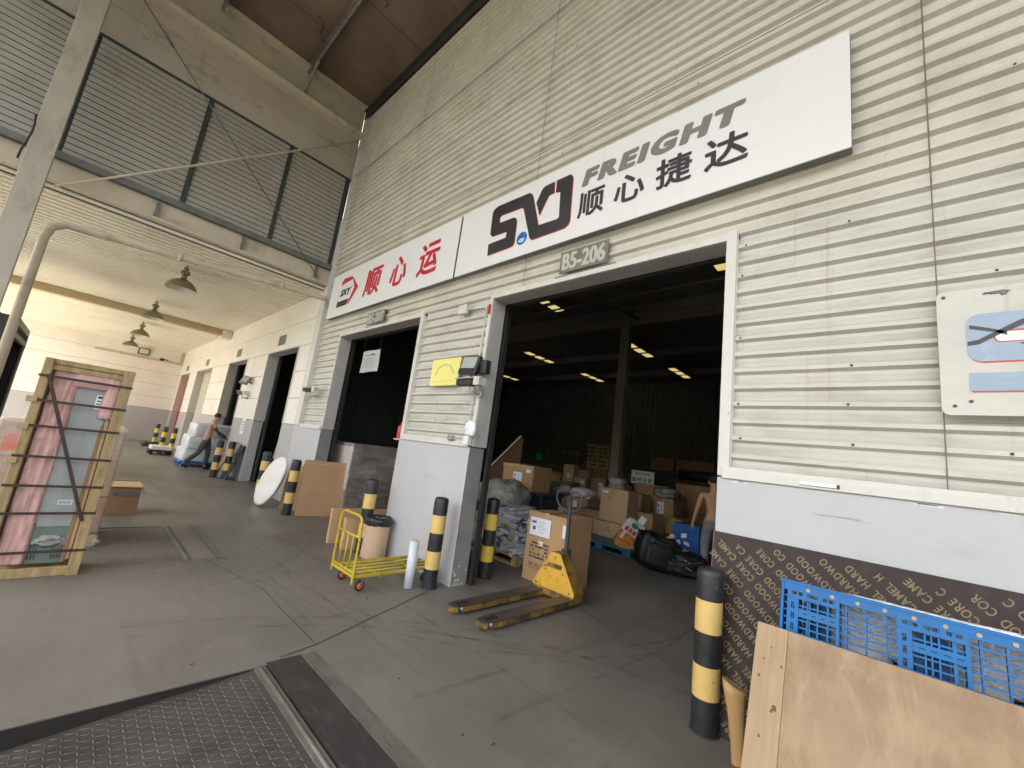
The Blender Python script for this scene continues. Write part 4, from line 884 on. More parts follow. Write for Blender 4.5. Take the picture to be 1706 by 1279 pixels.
for x, y, lab in ((-15.64, -2.34, 'second grey dome pendant lamp, in front of the buff cross beam'), (-20.1, -2.27, 'third grey dome pendant lamp beyond the cross beam'), (-24.3, -2.26, 'farthest grey dome pendant lamp next to the flood light')):
    copy_thing(p0, (x, y, 4.62), lab)

# ------------------------------------------------------------------ bollards
def bollard_mesh(ym):
    b = MB(); r = .08
    zs = [0, .20, .385, .575, .765, .90, .93, .95, .96]
    prof = [(r, 0), (r, .20), (r, .385), (r, .575), (r, .765), (r, .915), (r * .95, .938), (r * .8, .953), (r * .4, .960), (0, .961)]
    b.lathe(prof, 24, mats=[0, 1, 0, 1, 0, 0, 0, 0, 0])
    return b
def bollard(x, y, label, ym='byellow', tilt=(0, 0), proto=[None, None]):
    k = 0 if ym == 'byellow' else 1
    if proto[k] is None:
        t = thing('bollard', label, 'bollard', (x, y, 0), 0, 'black and yellow bollards at the doors')
        bollard_mesh(ym).build('post', [M['black'], M[ym]], t)
        b = MB(); b.lathe([(.088, 0), (.086, .004), (.081, .008)], 20); b.build('foot_weld', M['joint'], t)
        proto[k] = t
    else: t = copy_thing(proto[k], (x, y, 0), label)
    t.rotation_euler = (tilt[0], tilt[1], random.uniform(0, 6)); return t
bollard(-0.945, -0.21, 'largest bollard, dented, standing beside the dark printed plywood sheet')
bollard(-3.785, -0.25, 'bollard in front of the grey pier beside the white film roll')
bollard(-3.81, 0.60, 'bollard just inside the large loading door before the sacks', 'byellow2')
bollard(-5.293, -0.285, 'bollard directly behind the paper covered bin')
bollard(-7.93, -0.36, 'bollard left of the big flat carton')
bollard(-9.65, -0.35, 'bollard mostly hidden behind the white round slab')
bollard(-12.84, -0.27, 'bollard with leaning boards behind it on the far pier, nearer of the pair')
bollard(-13.0, -0.50, 'bollard right before the hands of the shirtless walker')
bollard(-19.5, -0.62, 'distant bollard beside the orange board', 'byellow2')
bollard(-19.8, -0.86, 'distant bollard left of the orange board, behind the trolley', 'byellow2')
bollard(-23.1, -0.74, 'farthest bollard on a black rubber foot', 'byellow2')
b = MB(); b.box(-23.6, -22.8, -1.1, -.5, 0, .1); b.box(-23.5, -22.9, -1.02, -.6, .1, .16); tag(b.build('rubber_block', M['rubber'], bevel=.02), 'black rubber block round the foot of the farthest bollard', 'block')

# ------------------------------------------------------------------ cartons
def carton(name, label, x0, x1, y0, y1, z0, z1, m='cardA', group=None, marks=(), tape=True, rz=0.0, edge=True, cat='box'):
    cx_, cy_ = (x0 + x1) / 2, (y0 + y1) / 2
    t = thing(name, label, cat, (cx_, cy_, z0), rz, group)
    a, c, h = (x1 - x0) / 2, (y1 - y0) / 2, z1 - z0
    b = MB(); sd_ = cx_ * 3.1 + cy_; n = 4
    b.box(-a, a, -c, c, 0, h)
    bm = bmesh.new(); vs_ = [bm.verts.new(v) for v in b.v]; [bm.faces.new([vs_[i] for i in f]) for f in b.f]
    bmesh.ops.subdivide_edges(bm, edges=bm.edges[:], cuts=3, use_grid_fill=True)
    for v in bm.verts:
        v.co += Vector((noise.noise(v.co * 4 + Vector((sd_, 0, 0))), noise.noise(v.co * 4 + Vector((0, sd_, 5))), noise.noise(v.co * 4 + Vector((3, 0, sd_))))) * min(.016, .03 * min(a, c, h) + .003)
        if abs(v.co.z) < .01: v.co.z = 0
    bmesh.ops.recalc_face_normals(bm, faces=bm.faces)
    me = bpy.data.meshes.new('carton_body'); bm.to_mesh(me); bm.free(); me.materials.append(M[m])
    o = bpy.data.objects.new('carton_body', me); COL.objects.link(o); o.parent = t
    md = o.modifiers.new('bevel', 'BEVEL'); md.width = .006; md.segments = 2; md.limit_method = 'ANGLE'; md.angle_limit = R(50)
    if tape:
        b = MB(); tw = min(.03, a * .2); zc = h + .0135; yc = -c - .0135
        b.box(-tw, tw, -c - .012, c + .01, zc - .001, zc); b.box(-tw, tw, yc, yc + .001, h * .82, zc)
        b.m = 1; b.box(-a + .006, a - .006, -.003, .003, zc - .0035, zc - .0015)
        b.build('tape', [M['tape'], M['seam']], t)
    for kind, u0, u1, v0, v1 in marks:
        X0, X1, Z0, Z1 = -a + 2 * a * u0, -a + 2 * a * u1, h * v0, h * v1; y = -c - .0135
        if kind == 'label':
            b = MB(); b.box(X0, X1, y - .001, y, Z0, Z1); b.build('shipping_label', M['paper'], t)
            b = MB(); W_ = X1 - X0; H_ = Z1 - Z0
            b.box(X0 + .08 * W_, X0 + .3 * W_, y - .002, y - .0011, Z0 + .68 * H_, Z0 + .80 * H_)
            for k in range(5): b.box(X0 + .42 * W_, X0 + (.7 + .05 * (k % 3)) * W_, y - .002, y - .0011, Z0 + (.2 + .14 * k) * H_, Z0 + (.215 + .14 * k) * H_)
            b.box(X0 + .14 * W_, X0 + .28 * W_, y - .002, y - .0011, Z0 + .30 * H_, Z0 + .5 * H_)
            b.build('label_print', M['blueink'], t)
        elif kind == 'sticker':
            b = MB(); b.box(X0, X1, y - .001, y, Z0, Z1); b.build('sticker', M['paper'], t)
        elif kind == 'print':
            b = MB(); W_ = X1 - X0; H_ = Z1 - Z0; r_ = random.Random(int(X0 * 100))
            for row in range(5):
                zz = Z0 + H_ * (1 - (row + .8) / 6); x = X0
                while x < X1 - .02:
                    w_ = r_.uniform(.008, .02)
                    if r_.random() < .7: b.box(x, x + w_, y - .0012, y - .0002, zz, zz + H_ * .07); b.box(x, x + .004, y - .0012, y - .0002, zz + H_ * .07, zz + H_ * .11)
                    x += w_ + .008
            for k in range(3):
                xa = X0 + W_ * (.02 + .3 * k); s_ = W_ * .2
                for q in ((xa, xa + s_, Z0 - .012, Z0 - .009), (xa, xa + s_, Z0 - .012 - s_, Z0 - .009 - s_)): b.box(q[0], q[1], y - .0012, y - .0002, q[2], q[3])
                b.box(xa, xa + .003, y - .0012, y - .0002, Z0 - .009 - s_, Z0 - .012); b.box(xa + s_ - .003, xa + s_, y - .0012, y - .0002, Z0 - .009 - s_, Z0 - .012)
                b.box(xa + s_ * .35, xa + s_ * .65, y - .0012, y - .0002, Z0 - s_ * .7, Z0 - s_ * .35)
            b.build('print', M['ink'], t)
        elif kind == 'logo':
            b = MB(); xc, zc = (X0 + X1) / 2, (Z0 + Z1) / 2; s_ = (Z1 - Z0) / 2
            b.prism([(xc + s_ * .5 * math.cos(q * math.pi / 6), zc + s_ * .6 + s_ * .4 * math.sin(q * math.pi / 6)) for q in range(12)], y - .0012, y - .0002)
            for k in range(5): b.box(X0 + (X1 - X0) * k / 5, X0 + (X1 - X0) * (k + .7) / 5, y - .0012, y - .0002, Z0, Z0 + s_ * .5)
            b.build('print', M['greenink'], t)
        elif kind == 'band':
            b = MB(); b.box(X0, X1, y - .001, y, Z0, Z1); b.build('tape_band', M['tape'], t)
        elif kind == 'red':
            b = MB(); xc = (X0 + X1) / 2; b.bar((X0, y - .001, Z0), (xc, y - .001, Z1), .012, .001, (0, 1, 0)); b.bar((xc, y - .001, Z1), (X1, y - .001, Z0), .012, .001, (0, 1, 0)); b.build('print', M['red_ink'], t)
    return t
G1 = 'cardboard boxes in the warehouse hall'
carton('carton', 'large carton with white label sheet and black print behind the yellow pallet jack', -3.63, -2.98, 1.1, 1.62, 0.0, 0.845, 'cardA', G1, [('label', .09, .60, .66, .92), ('sticker', .34, .46, .53, .59), ('print', .14, .62, .28, .58), ('sticker', .88, .97, .72, .9)])
carton('carton', 'brown taped carton with upright label on top of the navy bin', -6.04, -5.22, 3.0, 3.55, 0.88, 1.37, 'cardB', G1, [('label', .38, .66, .22, .70), ('band', 0, 1, .88, 1.0), ('band', 0, 1, 0, .1), ('sticker', .78, .93, .72, .86)])
carton('carton', 'tall pale carton with red mark stacked on a lower box', -4.75, -4.12, 4.75, 5.2, 0.45, 1.115, 'cardC', G1, [('sticker', .07, .3, .84, .92), ('red', .3, .42, .66, .74)])
carton('carton', 'low wide carton with green mark under the tall pale carton', -4.82, -4.13, 4.66, 5.2, 0.14, 0.44, 'cardC', G1, [('logo', .42, .62, .45, .75)])
carton('carton', 'sagging taped carton right of the tall pale carton', -4.42, -3.85, 5.35, 5.9, 0.14, 0.70, 'cardA', G1, [('band', 0, .9, .80, .9)])
carton('carton', 'wide brown carton left of the stacked pair, with taped lid', -5.46, -4.86, 4.95, 5.55, 0.0, 0.58, 'cardB', G1, [('band', 0, 1, .78, .84)])
carton('carton', 'tall thin flat carton standing on end behind the sagging carton', -5.62, -4.66, 8.0, 8.12, 0.0, 1.24, 'cardA', G1, tape=False)
carton('carton', 'open topped brown carton behind the handle of the pallet jack', -7.6, -6.94, 7.0, 7.6, 0.0, 0.86, 'cardC', G1)
carton('carton', 'slim upright pale carton with sticker at the back left', -8.87, -8.43, 9.0, 9.3, 0.0, 1.50, 'cardC', G1, [('sticker', .4, .7, .70, .8)], tape=False)
carton('carton', 'small carton with white sticker beside the slim upright carton', -8.38, -7.9, 9.0, 9.4, 0.72, 1.10, 'cardC', G1, [('sticker', .55, .9, .5, .8)])
carton('carton', 'dim carton supporting the small stickered carton', -8.40, -7.85, 8.95, 9.5, 0.0, 0.715, 'cardD', G1)
carton('carton', 'brown carton at mid distance behind the tall pale carton', -5.35, -4.72, 6.6, 7.1, 0.0, 1.0, 'cardB', G1, [('band', 0, 1, .6, .66)])
carton('carton', 'upper of two small dark cartons right of the tall flat carton', -4.98, -4.5, 8.5, 8.9, 0.62, 1.02, 'cardB', G1, [('band', 0, 1, .4, .48)])
carton('carton', 'lower of two small dark cartons right of the tall flat carton', -4.96, -4.48, 8.5, 8.95, 0.0, 0.61, 'cardB', G1, [('band', 0, 1, .5, .56)])
carton('carton', 'plain low carton behind the black suitcase', -4.52, -4.05, 7.6, 8.0, 0.0, 0.33, 'cardA', G1)
carton('carton', 'pale carton lid edge showing above the labelled carton', -5.42, -4.80, 3.5, 4.0, 0.0, 0.665, 'cardC', G1)
carton('carton', 'dark carton far left beside the green jerrycan', -10.9, -10.1, 10.6, 11.2, 0.0, 1.12, 'cardD', G1, [('sticker', .55, .75, .6, .75)])
carton('carton', 'yellowish carton seen over the dark carton at the far left', -10.3, -9.45, 11.6, 12.2, 0.0, 1.32, 'cardC', G1)
carton('carton', 'grey brown carton stack under the standing pallet, upper box', -9.95, -8.82, 11.95, 12.5, 0.75, 1.44, 'cardD', G1)
carton('carton', 'grey brown carton stack under the standing pallet, lower box', -9.92, -8.84, 11.9, 12.5, 0.0, 0.745, 'cardD', G1)
carton('carton', 'pale box lying on top of the dark crate, left one', -7.22, -6.37, 12.5, 13, 1.71, 2.2, pm and 'cardD', G1)
carton('carton', 'pale box lying on top of the dark crate, right one', -6.28, -4.92, 12.5, 13, 1.71, 2.2, 'cardD', G1)
carton('carton', 'yellow strapped carton with light cords behind the bare backed man', -4.84, -3.6, 9.0, 9.6, 0.62, 1.36, 'cardB', G1, [('band', .15, .17, 0, 1), ('band', .42, .44, 0, 1), ('band', .72, .74, 0, 1)])
carton('carton', 'lower carton carrying the strapped carton', -4.8, -3.62, 8.98, 9.6, 0.0, 0.615, 'cardD', G1)
carton('carton', 'half hidden carton behind the sagging carton', -3.98, -3.62, 6.3, 6.8, 0.0, 0.62, 'cardB', G1)
carton('carton', 'brown carton behind the crumpled foil sack', -6.9, -6.2, 6.2, 6.7, 0.0, 0.76, 'cardD', G1)
for k, (x0, x1, y, z0, z1, m_, l_) in enumerate([(-6.1, -5.5, 7.2, 0, .72, 'cardA', 'squat carton between the pale carton stack and the tall flat carton'), (-6.05, -5.6, 7.3, .725, 1.12, 'cardC', 'small pale carton on the squat carton'),
        (-8.2, -7.65, 7.8, 0, .95, 'cardD', 'dim carton left of the open topped carton'), (-9.3, -8.5, 8.2, 0, .85, 'cardB', 'brown carton before the slim upright carton'), (-7.6, -7.0, 9.8, 0, 1.15, 'cardB', 'brown carton before the hall column at the back'),
        (-9.9, -9.3, 9.4, 0, 1.05, 'cardA', 'tan carton left of the slim upright carton'), (-3.3, -2.6, 7.4, 0, .9, 'cardB', 'brown carton deep behind the bare backed man'), (-7.75, -7.2, 5.0, 0, .82, 'cardA', 'tan carton behind the navy bin'), (-7.0, -6.5, 7.9, 0, 1.2, 'cardD', 'tall dim carton under the hall sign left side')]):
    carton('carton', l_, x0, x1, y, y + .5, z0, z1, m_, G1, [('sticker', .1 + .1 * (k % 4), .3 + .1 * (k % 4), .6, .8)] if k % 2 else [('band', 0, 1, .45, .52), ('label', .55, .85, .55, .9)])
for k, (x, y, z, a, c, h, m_, l_) in enumerate([(-5.75, 5.6, .86, .3, .25, .12, 'ricebag', 'white sack lying on the carton behind the labelled one'), (-4.4, 7.3, 1.1, .3, .25, .12, 'greyplastic', 'grey film bundle behind the tall pale carton'), (-8.9, 6.6, .95, .38, .3, .16, 'binbag', 'black film bundle left of the foil sack'), (-5.9, 7.5, 1.2, .22, .2, .09, 'bale', 'small white packet on the squat carton stack')]):
    b = MB(); b.blob((0, 0, 0), (a, c, h), 70 + k, .3, 3, 30, 18, box=3); o = b.build('film_bundle', M[m_]); o.location = (x, y, z); tag(o, l_, 'bundle', 'wrapped bundles lying on the cartons')
for k, (x0, x1, y, z0, z1, m_, l_) in enumerate([(-6.05, -5.45, 5.35, 0, .74, 'cardB', 'carton under the white sack'), (-9.3, -8.55, 6.3, 0, .78, 'cardD', 'carton under the black film bundle'), (-4.65, -4.15, 7.15, 0, .98, 'cardB', 'carton under the grey film bundle'), (-8.55, -7.95, 5.6, 0, .98, 'cardA', 'tan carton just right of the dark leaning panel'), (-8.5, -8.0, 5.65, .985, 1.35, 'cardC', 'pale small carton on the tan one by the dark leaning panel'), (-10.6, -9.9, 8.6, 0, 1.2, 'cardB', 'tall brown carton far left by the leaning panel'), (-7.2, -6.65, 9.2, 1.0, 1.45, 'cardA', 'carton high on the stack left of the hall column'), (-7.25, -6.6, 9.15, 0, .995, 'cardD', 'dim carton low in the stack left of the hall column')]):
    carton('carton', l_, x0, x1, y, y + .5, z0, z1, m_, G1, [('band', 0, 1, .4, .47), ('sticker', .6, .8, .6, .8)] if k % 2 else [('label', .2, .55, .5, .9)])
b = MB(); b.box(-8.5, -6.0, 12.3, 13.2, 0, 1.7); tag(b.build('dark_crate', M['dkpart'], bevel=.02), 'big dark crate behind the white hall sign', 'crate')
b = MB(); b.T = Matrix.Translation((-5.05, 11.3, 1.66)) @ Matrix.Rotation(R(90), 4, 'Y'); b.lathe([(.03, -.6), (.17, -.6), (.17, .6), (.03, .6)], 20); tag(b.build('fabric_roll', M['navy']), 'dark roll lying across boxes at the back right', 'roll')
b = MB(); b.box(-5.7, -4.4, 11.0, 11.7, 0, 1.48); tag(b.build('dark_crate', M['brownpanel'], bevel=.02), 'dark brown crate under the dark roll', 'crate')
b = MB(); b.blob((-14.0, 13.8, 1.67), (.24, .2, .2), 2, .1); b.tube([(-14.1, 13.8, 1.85), (-13.95, 13.8, 1.95), (-13.85, 13.8, 1.85)], .025, 6); tag(b.build('jerrycan', M['green']), 'bright green plastic can at the back of the hall', 'can')
b = MB(); b.box(-15.0, -11.8, 13.5, 14.3, 0, 1.47); tag(b.build('shelf_unit', M['brownpanel'], bevel=.02), 'dark red brown cabinet under the green can', 'cabinet')

def wood_pallet(name, label, loc, rot, w_=1.1, d_=1.0, m='palewood', group='wooden pallets in the hall', cat='pallet', diag=False):
    t = thing(name, label, cat, loc, 0, group); t.rotation_euler = rot
    n = 6
    for k in range(n):
        b = MB(); y = -d_ / 2 + (d_ - .1) * k / (n - 1); b.box(-w_ / 2, w_ / 2, y, y + .1, .10, .12); b.build('deck_board', M[m], t, bevel=.003)
    for x in (-w_ / 2, -.05, w_ / 2 - .1):
        b = MB(); b.box(x, x + .1, -d_ / 2, d_ / 2, .012, .099); b.build('stringer', M[m], t, bevel=.003)
    if diag:
        for s_ in (-1, 1):
            b = MB(); b.bar((s_ * .45, -.45, .0), (s_ * .04, .45, .0), .09, .02, (0, 0, 1)); b.build('diagonal_brace', M[m], t)
    for y in (-d_ / 2, d_ / 2 - .1): b = MB(); b.box(-w_ / 2, w_ / 2, y, y + .1, -.012, .011); b.build('foot_board', M[m], t, bevel=.003)
    return t
wood_pallet('wooden_pallet', 'pale wooden pallet under the crumpled blue and white sacks', (-4.62, 1.92, .012), (0, 0, R(-2)), 1.3, 1.05)
wood_pallet('wooden_pallet', 'wooden pallet with diagonal braces standing on end at the back', (-9.38, 12.15, 1.97), (R(90), 0, 0), 1.06, 1.0, diag=True)
wood_pallet('wooden_pallet', 'dim wooden pallet lying high on boxes at the back left', (-11.3, 13.1, 1.98), (0, 0, 0), .9, .8)

# sacks on the pallet, plastic sack, navy bin, leaning panel
SK = [(-4.72, 1.75, .22, .46, .32, .10, 1), (-4.25, 1.72, .21, .30, .30, .09, 2), (-4.62, 2.05, .38, .50, .34, .10, 3), (-4.2, 1.78, .38, .26, .26, .08, 4), (-4.55, 1.8, .52, .40, .30, .09, 5), (-4.15, 2.0, .53, .28, .25, .08, 6), (-4.7, 2.0, .64, .32, .28, .07, 7)]
slab = ['bottom left', 'bottom right', 'second layer left', 'second layer right', 'third layer left', 'third layer right', 'topmost']
for (x, y, z, a, c, h, s_), l_ in zip(SK, slab):
    b = MB(); b.blob((0, 0, 0), (a, c, h), s_, .42, 3.4, 40, 24, box=3.4); o = b.build('plastic_sack', M['sackblue']); o.location = (x, y, z); o.rotation_euler = (R(5 * math.sin(s_)), R(8 * math.cos(s_)), R(s_ * 37)); tag(o, 'crumpled blue and white sack on the wooden pallet, ' + l_, 'sack', 'crumpled sacks heaped on a pallet')
b = MB(); b.blob((0, 0, 0), (.52, .4, .34), 9, .2, 2.2, 26, 16, box=2.6); o = b.build('plastic_sack', M['greyplastic']); o.location = (-5.55, 2.6, .72); tag(o, 'bulging grey clear plastic sack left of the navy bin', 'sack')
carton('carton', 'carton beneath the bulging grey plastic sack', -5.95, -5.1, 2.3, 2.95, 0, .42, 'cardB', G1)
t = thing('storage_bin', 'navy plastic bin carrying the taped carton', 'bin', (-5.42, 3.3, 0)); b = MB(); b.box(-.5, .5, -.32, .32, 0, .83); b.build('tub', M['navy'], t, bevel=.03); b = MB(); b.box(-.52, .52, -.34, .34, .835, .875); b.build('lid', M['navy'], t, bevel=.01)
b = MB(); b.prism([(-.47, 0), (.55, 0), (.55, 1.95), (.42, 1.95), (-.47, 1.12)], 0, .02); o = b.build('brown_panel', M['brownpanel']); o.location = (-6.95, 3.9, 0); tag(o, 'dark brown panel with pale sloping edge leaning inside the large door', 'panel')
b = MB(); b.bar((-.50, -.012, 1.10), (.50, -.012, 2.0), .05, .05, (0, 1, 0)); b.bar((-.49, -.012, .0), (-.49, -.012, 1.12), .05, .06, (0, 1, 0)); b.build('edge_strip', M['palewood'], o)
b = MB(); b.blob((0, 0, 0), (.36, .28, .16), 12, .35, 3.5, 26, 14); o = b.build('foil_sack', M['greyplastic']); o.location = (-6.55, 5.9, .84); tag(o, 'crumpled grey foil sack seen through the jack handle', 'sack')
carton('carton', 'carton supporting the crumpled foil sack', -6.95, -6.2, 5.55, 6.15, 0, .70, 'cardD', G1)
# hall sign
t = thing('hall_sign', 'white sign with dark characters standing by the hall column', 'sign', (-5.55, 8.3, 1.20)); 
b = MB(); b.box(-.35, .35, 0, .02, 0, .38); b.build('board', M['white'], t)
b = MB(); 
for k, ch in enumerate('临时分拨'): qtext(b, ch, -.31 + .16 * k, -.19 + .16 * k, .06, .19, -.002, 0, 0, .004)
b.box(-.22, -.17, -.0015, -.0005, .27, .34); 
for k in range(8): b.box(-.14 + .045 * k, -.11 + .045 * k, -.0015, -.0005, .28, .32)
b.build('lettering', M['greenink'], t, fix=False)
b = MB(); b.bar((-.25, .03, -1.2), (-.25, .03, .3), .03, .02); b.bar((.25, .03, -1.2), (.25, .03, .3), .03, .02); b.build('post', M['greysteel'], t)

# teal pallet, rice sack, suitcase, man
def plastic_pallet(label, loc, w_, d_):
    t = thing('plastic_pallet', label, 'pallet', loc, 0, 'plastic pallets in the hall')
    b = MB(); b.box(-w_ / 2, w_ / 2, -d_ / 2, d_ / 2, .10, .135); b.build('deck', M['teal'], t, bevel=.01)
    for x in (-w_ / 2, -.08, w_ / 2 - .16):
        for y in (-d_ / 2, -.08, d_ / 2 - .16):
            b = MB(); b.box(x, x + .16, y, y + .16, .02, .099); b.build('foot', M['teal'], t, bevel=.015)
    b = MB()
    for y in (-d_ / 2, -.06, d_ / 2 - .12): b.box(-w_ / 2, w_ / 2, y, y + .12, 0, .0195)
    b.build('skid', M['teal'], t, bevel=.004)
    return t
plastic_pallet('dark teal plastic pallet under the pale cartons', (-4.25, 4.72, 0), 1.3, 1.5)
t = thing('rice_sack', 'white and orange printed sack tilted against the cartons', 'sack', (-3.80, 4.28, .32)); t.rotation_euler = (R(-30), R(30), R(26))
b = MB(); b.blob((0, 0, 0), (.21, .10, .31), 21, .10, 2.4, 30, 20, box=5.5); o = b.build('bag', [M['ricebag'], M['riceor']], t)
for p in o.data.polygons:
    if p.center.z < -.06 + .05 * math.sin(p.center.x * 20): p.material_index = 1
b = MB(); b.prism([(-.02 + .065 * math.cos(q * math.pi / 8), .19 + .05 * math.sin(q * math.pi / 8)) for q in range(16)], -.118, -.095); b.build('green_mark', M['greenink'], t)
b = MB(); 
for k in range(4): b.box(-.15 + .08 * k, -.09 + .08 * k, -.128, -.105, .02, .10)
b.build('red_print', M['redline'], t)
b = MB(); b.box(-.02, .10, -.02, -.012, .34, .50); b.build('paper_tag', M['paper'], t)
t = thing('suitcase', 'black soft suitcase lying tilted on the floor in front of the cartons', 'suitcase', (-2.93, 3.72, .0), R(38))
b = MB(); b.T = Matrix.Rotation(R(14), 4, 'Y'); b.blob((-.14, 0, .25), (.33, .23, .27), 35, .16, 2.4, 44, 26, box=4.2, flat=-.25); o = b.build('shell', M['suitcase'], t)
b = MB(); b.T = Matrix.Rotation(R(16), 4, 'Y'); b.blob((-.16, -.19, .22), (.22, .07, .18), 36, .18, 3, 30, 18, box=4); b.build('front_pocket', M['suitcase'], t)
b = MB(); b.blob((.34, -.04, .16), (.32, .27, .17), 33, .30, 2.6, 40, 22, box=3.2, flat=-.15); b.build('side_pouch', M['suitcase'], t)
b = MB(); b.tube(rc([(-.36, -.1, .48), (-.40, -.08, .56), (-.38, .0, .60), (-.36, .08, .56), (-.34, .12, .49)]), .014, 6); b.build('carry_handle', M['suitcase'], t)
b = MB()
for k in range(2): b.bar((-.08 + .07 * k, -.219, .20), (-.12 + .07 * k, -.219, .34), .008, .003, (0, 1, 0))
b.tube([(.24, -.29, .24), (.30, -.31, .17), (.38, -.31, .13)], .008, 5); b.tube([(.28, -.28, .27), (.36, -.30, .23), (.40, -.30, .16)], .006, 5); b.tube([(.15, -.24, .10), (.12, -.23, .28)], .005, 5)
b.build('zip_and_print', M['cam'], t)
t = thing('luggage_tag', 'bright orange tag lying beside the black suitcase', 'tag', (-2.62, 4.10, 0.0)); b = MB(); b.box(-.05, .05, -.006, .006, 0, .12); b.build('card', M['orange'], t, bevel=.004); b = MB(); b.tube([(0, 0, .12), (-.02, -.03, .2), (-.1, -.05, .2)], .004, 5); b.build('string', M['rubber'], t)
t = thing('toy_bundle', 'small bundle of colourful trinkets on top behind the suitcase', 'bundle', (-3.25, 4.6, .26))
for k, (x, z, m_) in enumerate([(0, .1, 'black'), (.1, .16, 'yellowink'), (-.1, .14, 'brownink'), (.14, .2, 'ricebag'), (.2, .08, 'redline'), (.05, .2, 'rubber'), (-.05, .05, 'navy')]):
    b = MB(); b.blob((x, -.03 * (k % 2), z), (.055, .04, .035), k + 40, .6, 3.5); b.build('trinket', M[m_], t)
carton('carton', 'dim carton carrying the colourful trinkets', -3.5, -3.05, 4.45, 4.8, 0, .30, 'cardD', G1)
t = thing('printed_carton', 'blue printed carton with white lettering marks and orange stripe in front of the man', 'box', (-3.05, 5.1, 0.0))
b = MB(); b.box(-.27, .23, 0, .25, .08, .66); b.build('carton_body', M['blueprint'], t, bevel=.006)
b = MB(); b.prism([(-.16, .17), (.15, .12), (.15, .17), (-.12, .24)], -.003, -.0005); b.build('orange_stripe', M['yellowink'], t)
b = MB(); b.prism([(-.18, .27), (-.1, .29), (-.12, .36), (-.19, .35)], -.003, -.0005); b.prism([(-.1, .4), (0, .42), (0, .5), (-.1, .48)], -.003, -.0005); b.prism([(-.05, .3), (.06, .27), (.05, .33), (-.04, .36)], -.003, -.0005); b.build('white_marks', M['white'], t)
b = MB(); b.box(-.27, .23, .01, .25, 0, .079); b.build('plinth', M['navy'], t)

# ------------------------------------------------------------------ people
def skin_mesh(name, pts, edges, mat, parent, root=0, sub=2):
    """pts: list of (x,y,z,r) or (x,y,z,rx,ry)"""
    me = bpy.data.meshes.new(name); bm = bmesh.new(); ly = bm.verts.layers.skin.verify()
    vs_ = []
    for i, p in enumerate(pts):
        v = bm.verts.new(p[:3]); v[ly].radius = (p[3], p[4] if len(p) > 4 else p[3]); v[ly].use_root = (i == root); vs_.append(v)
    for a, b_ in edges: bm.edges.new((vs_[a], vs_[b_]))
    bm.to_mesh(me); bm.free(); me.materials.append(mat)
    o = bpy.data.objects.new(name, me); COL.objects.link(o); o.parent = parent
    s_ = o.modifiers.new('skin', 'SKIN'); s_.branch_smoothing = 0.3; s_.use_smooth_shade = True
    u = o.modifiers.new('sub', 'SUBSURF'); u.levels = sub; u.render_levels = sub
    return o
def lerp(a, b_, t): return tuple(a[i] + (b_[i] - a[i]) * t for i in range(3))
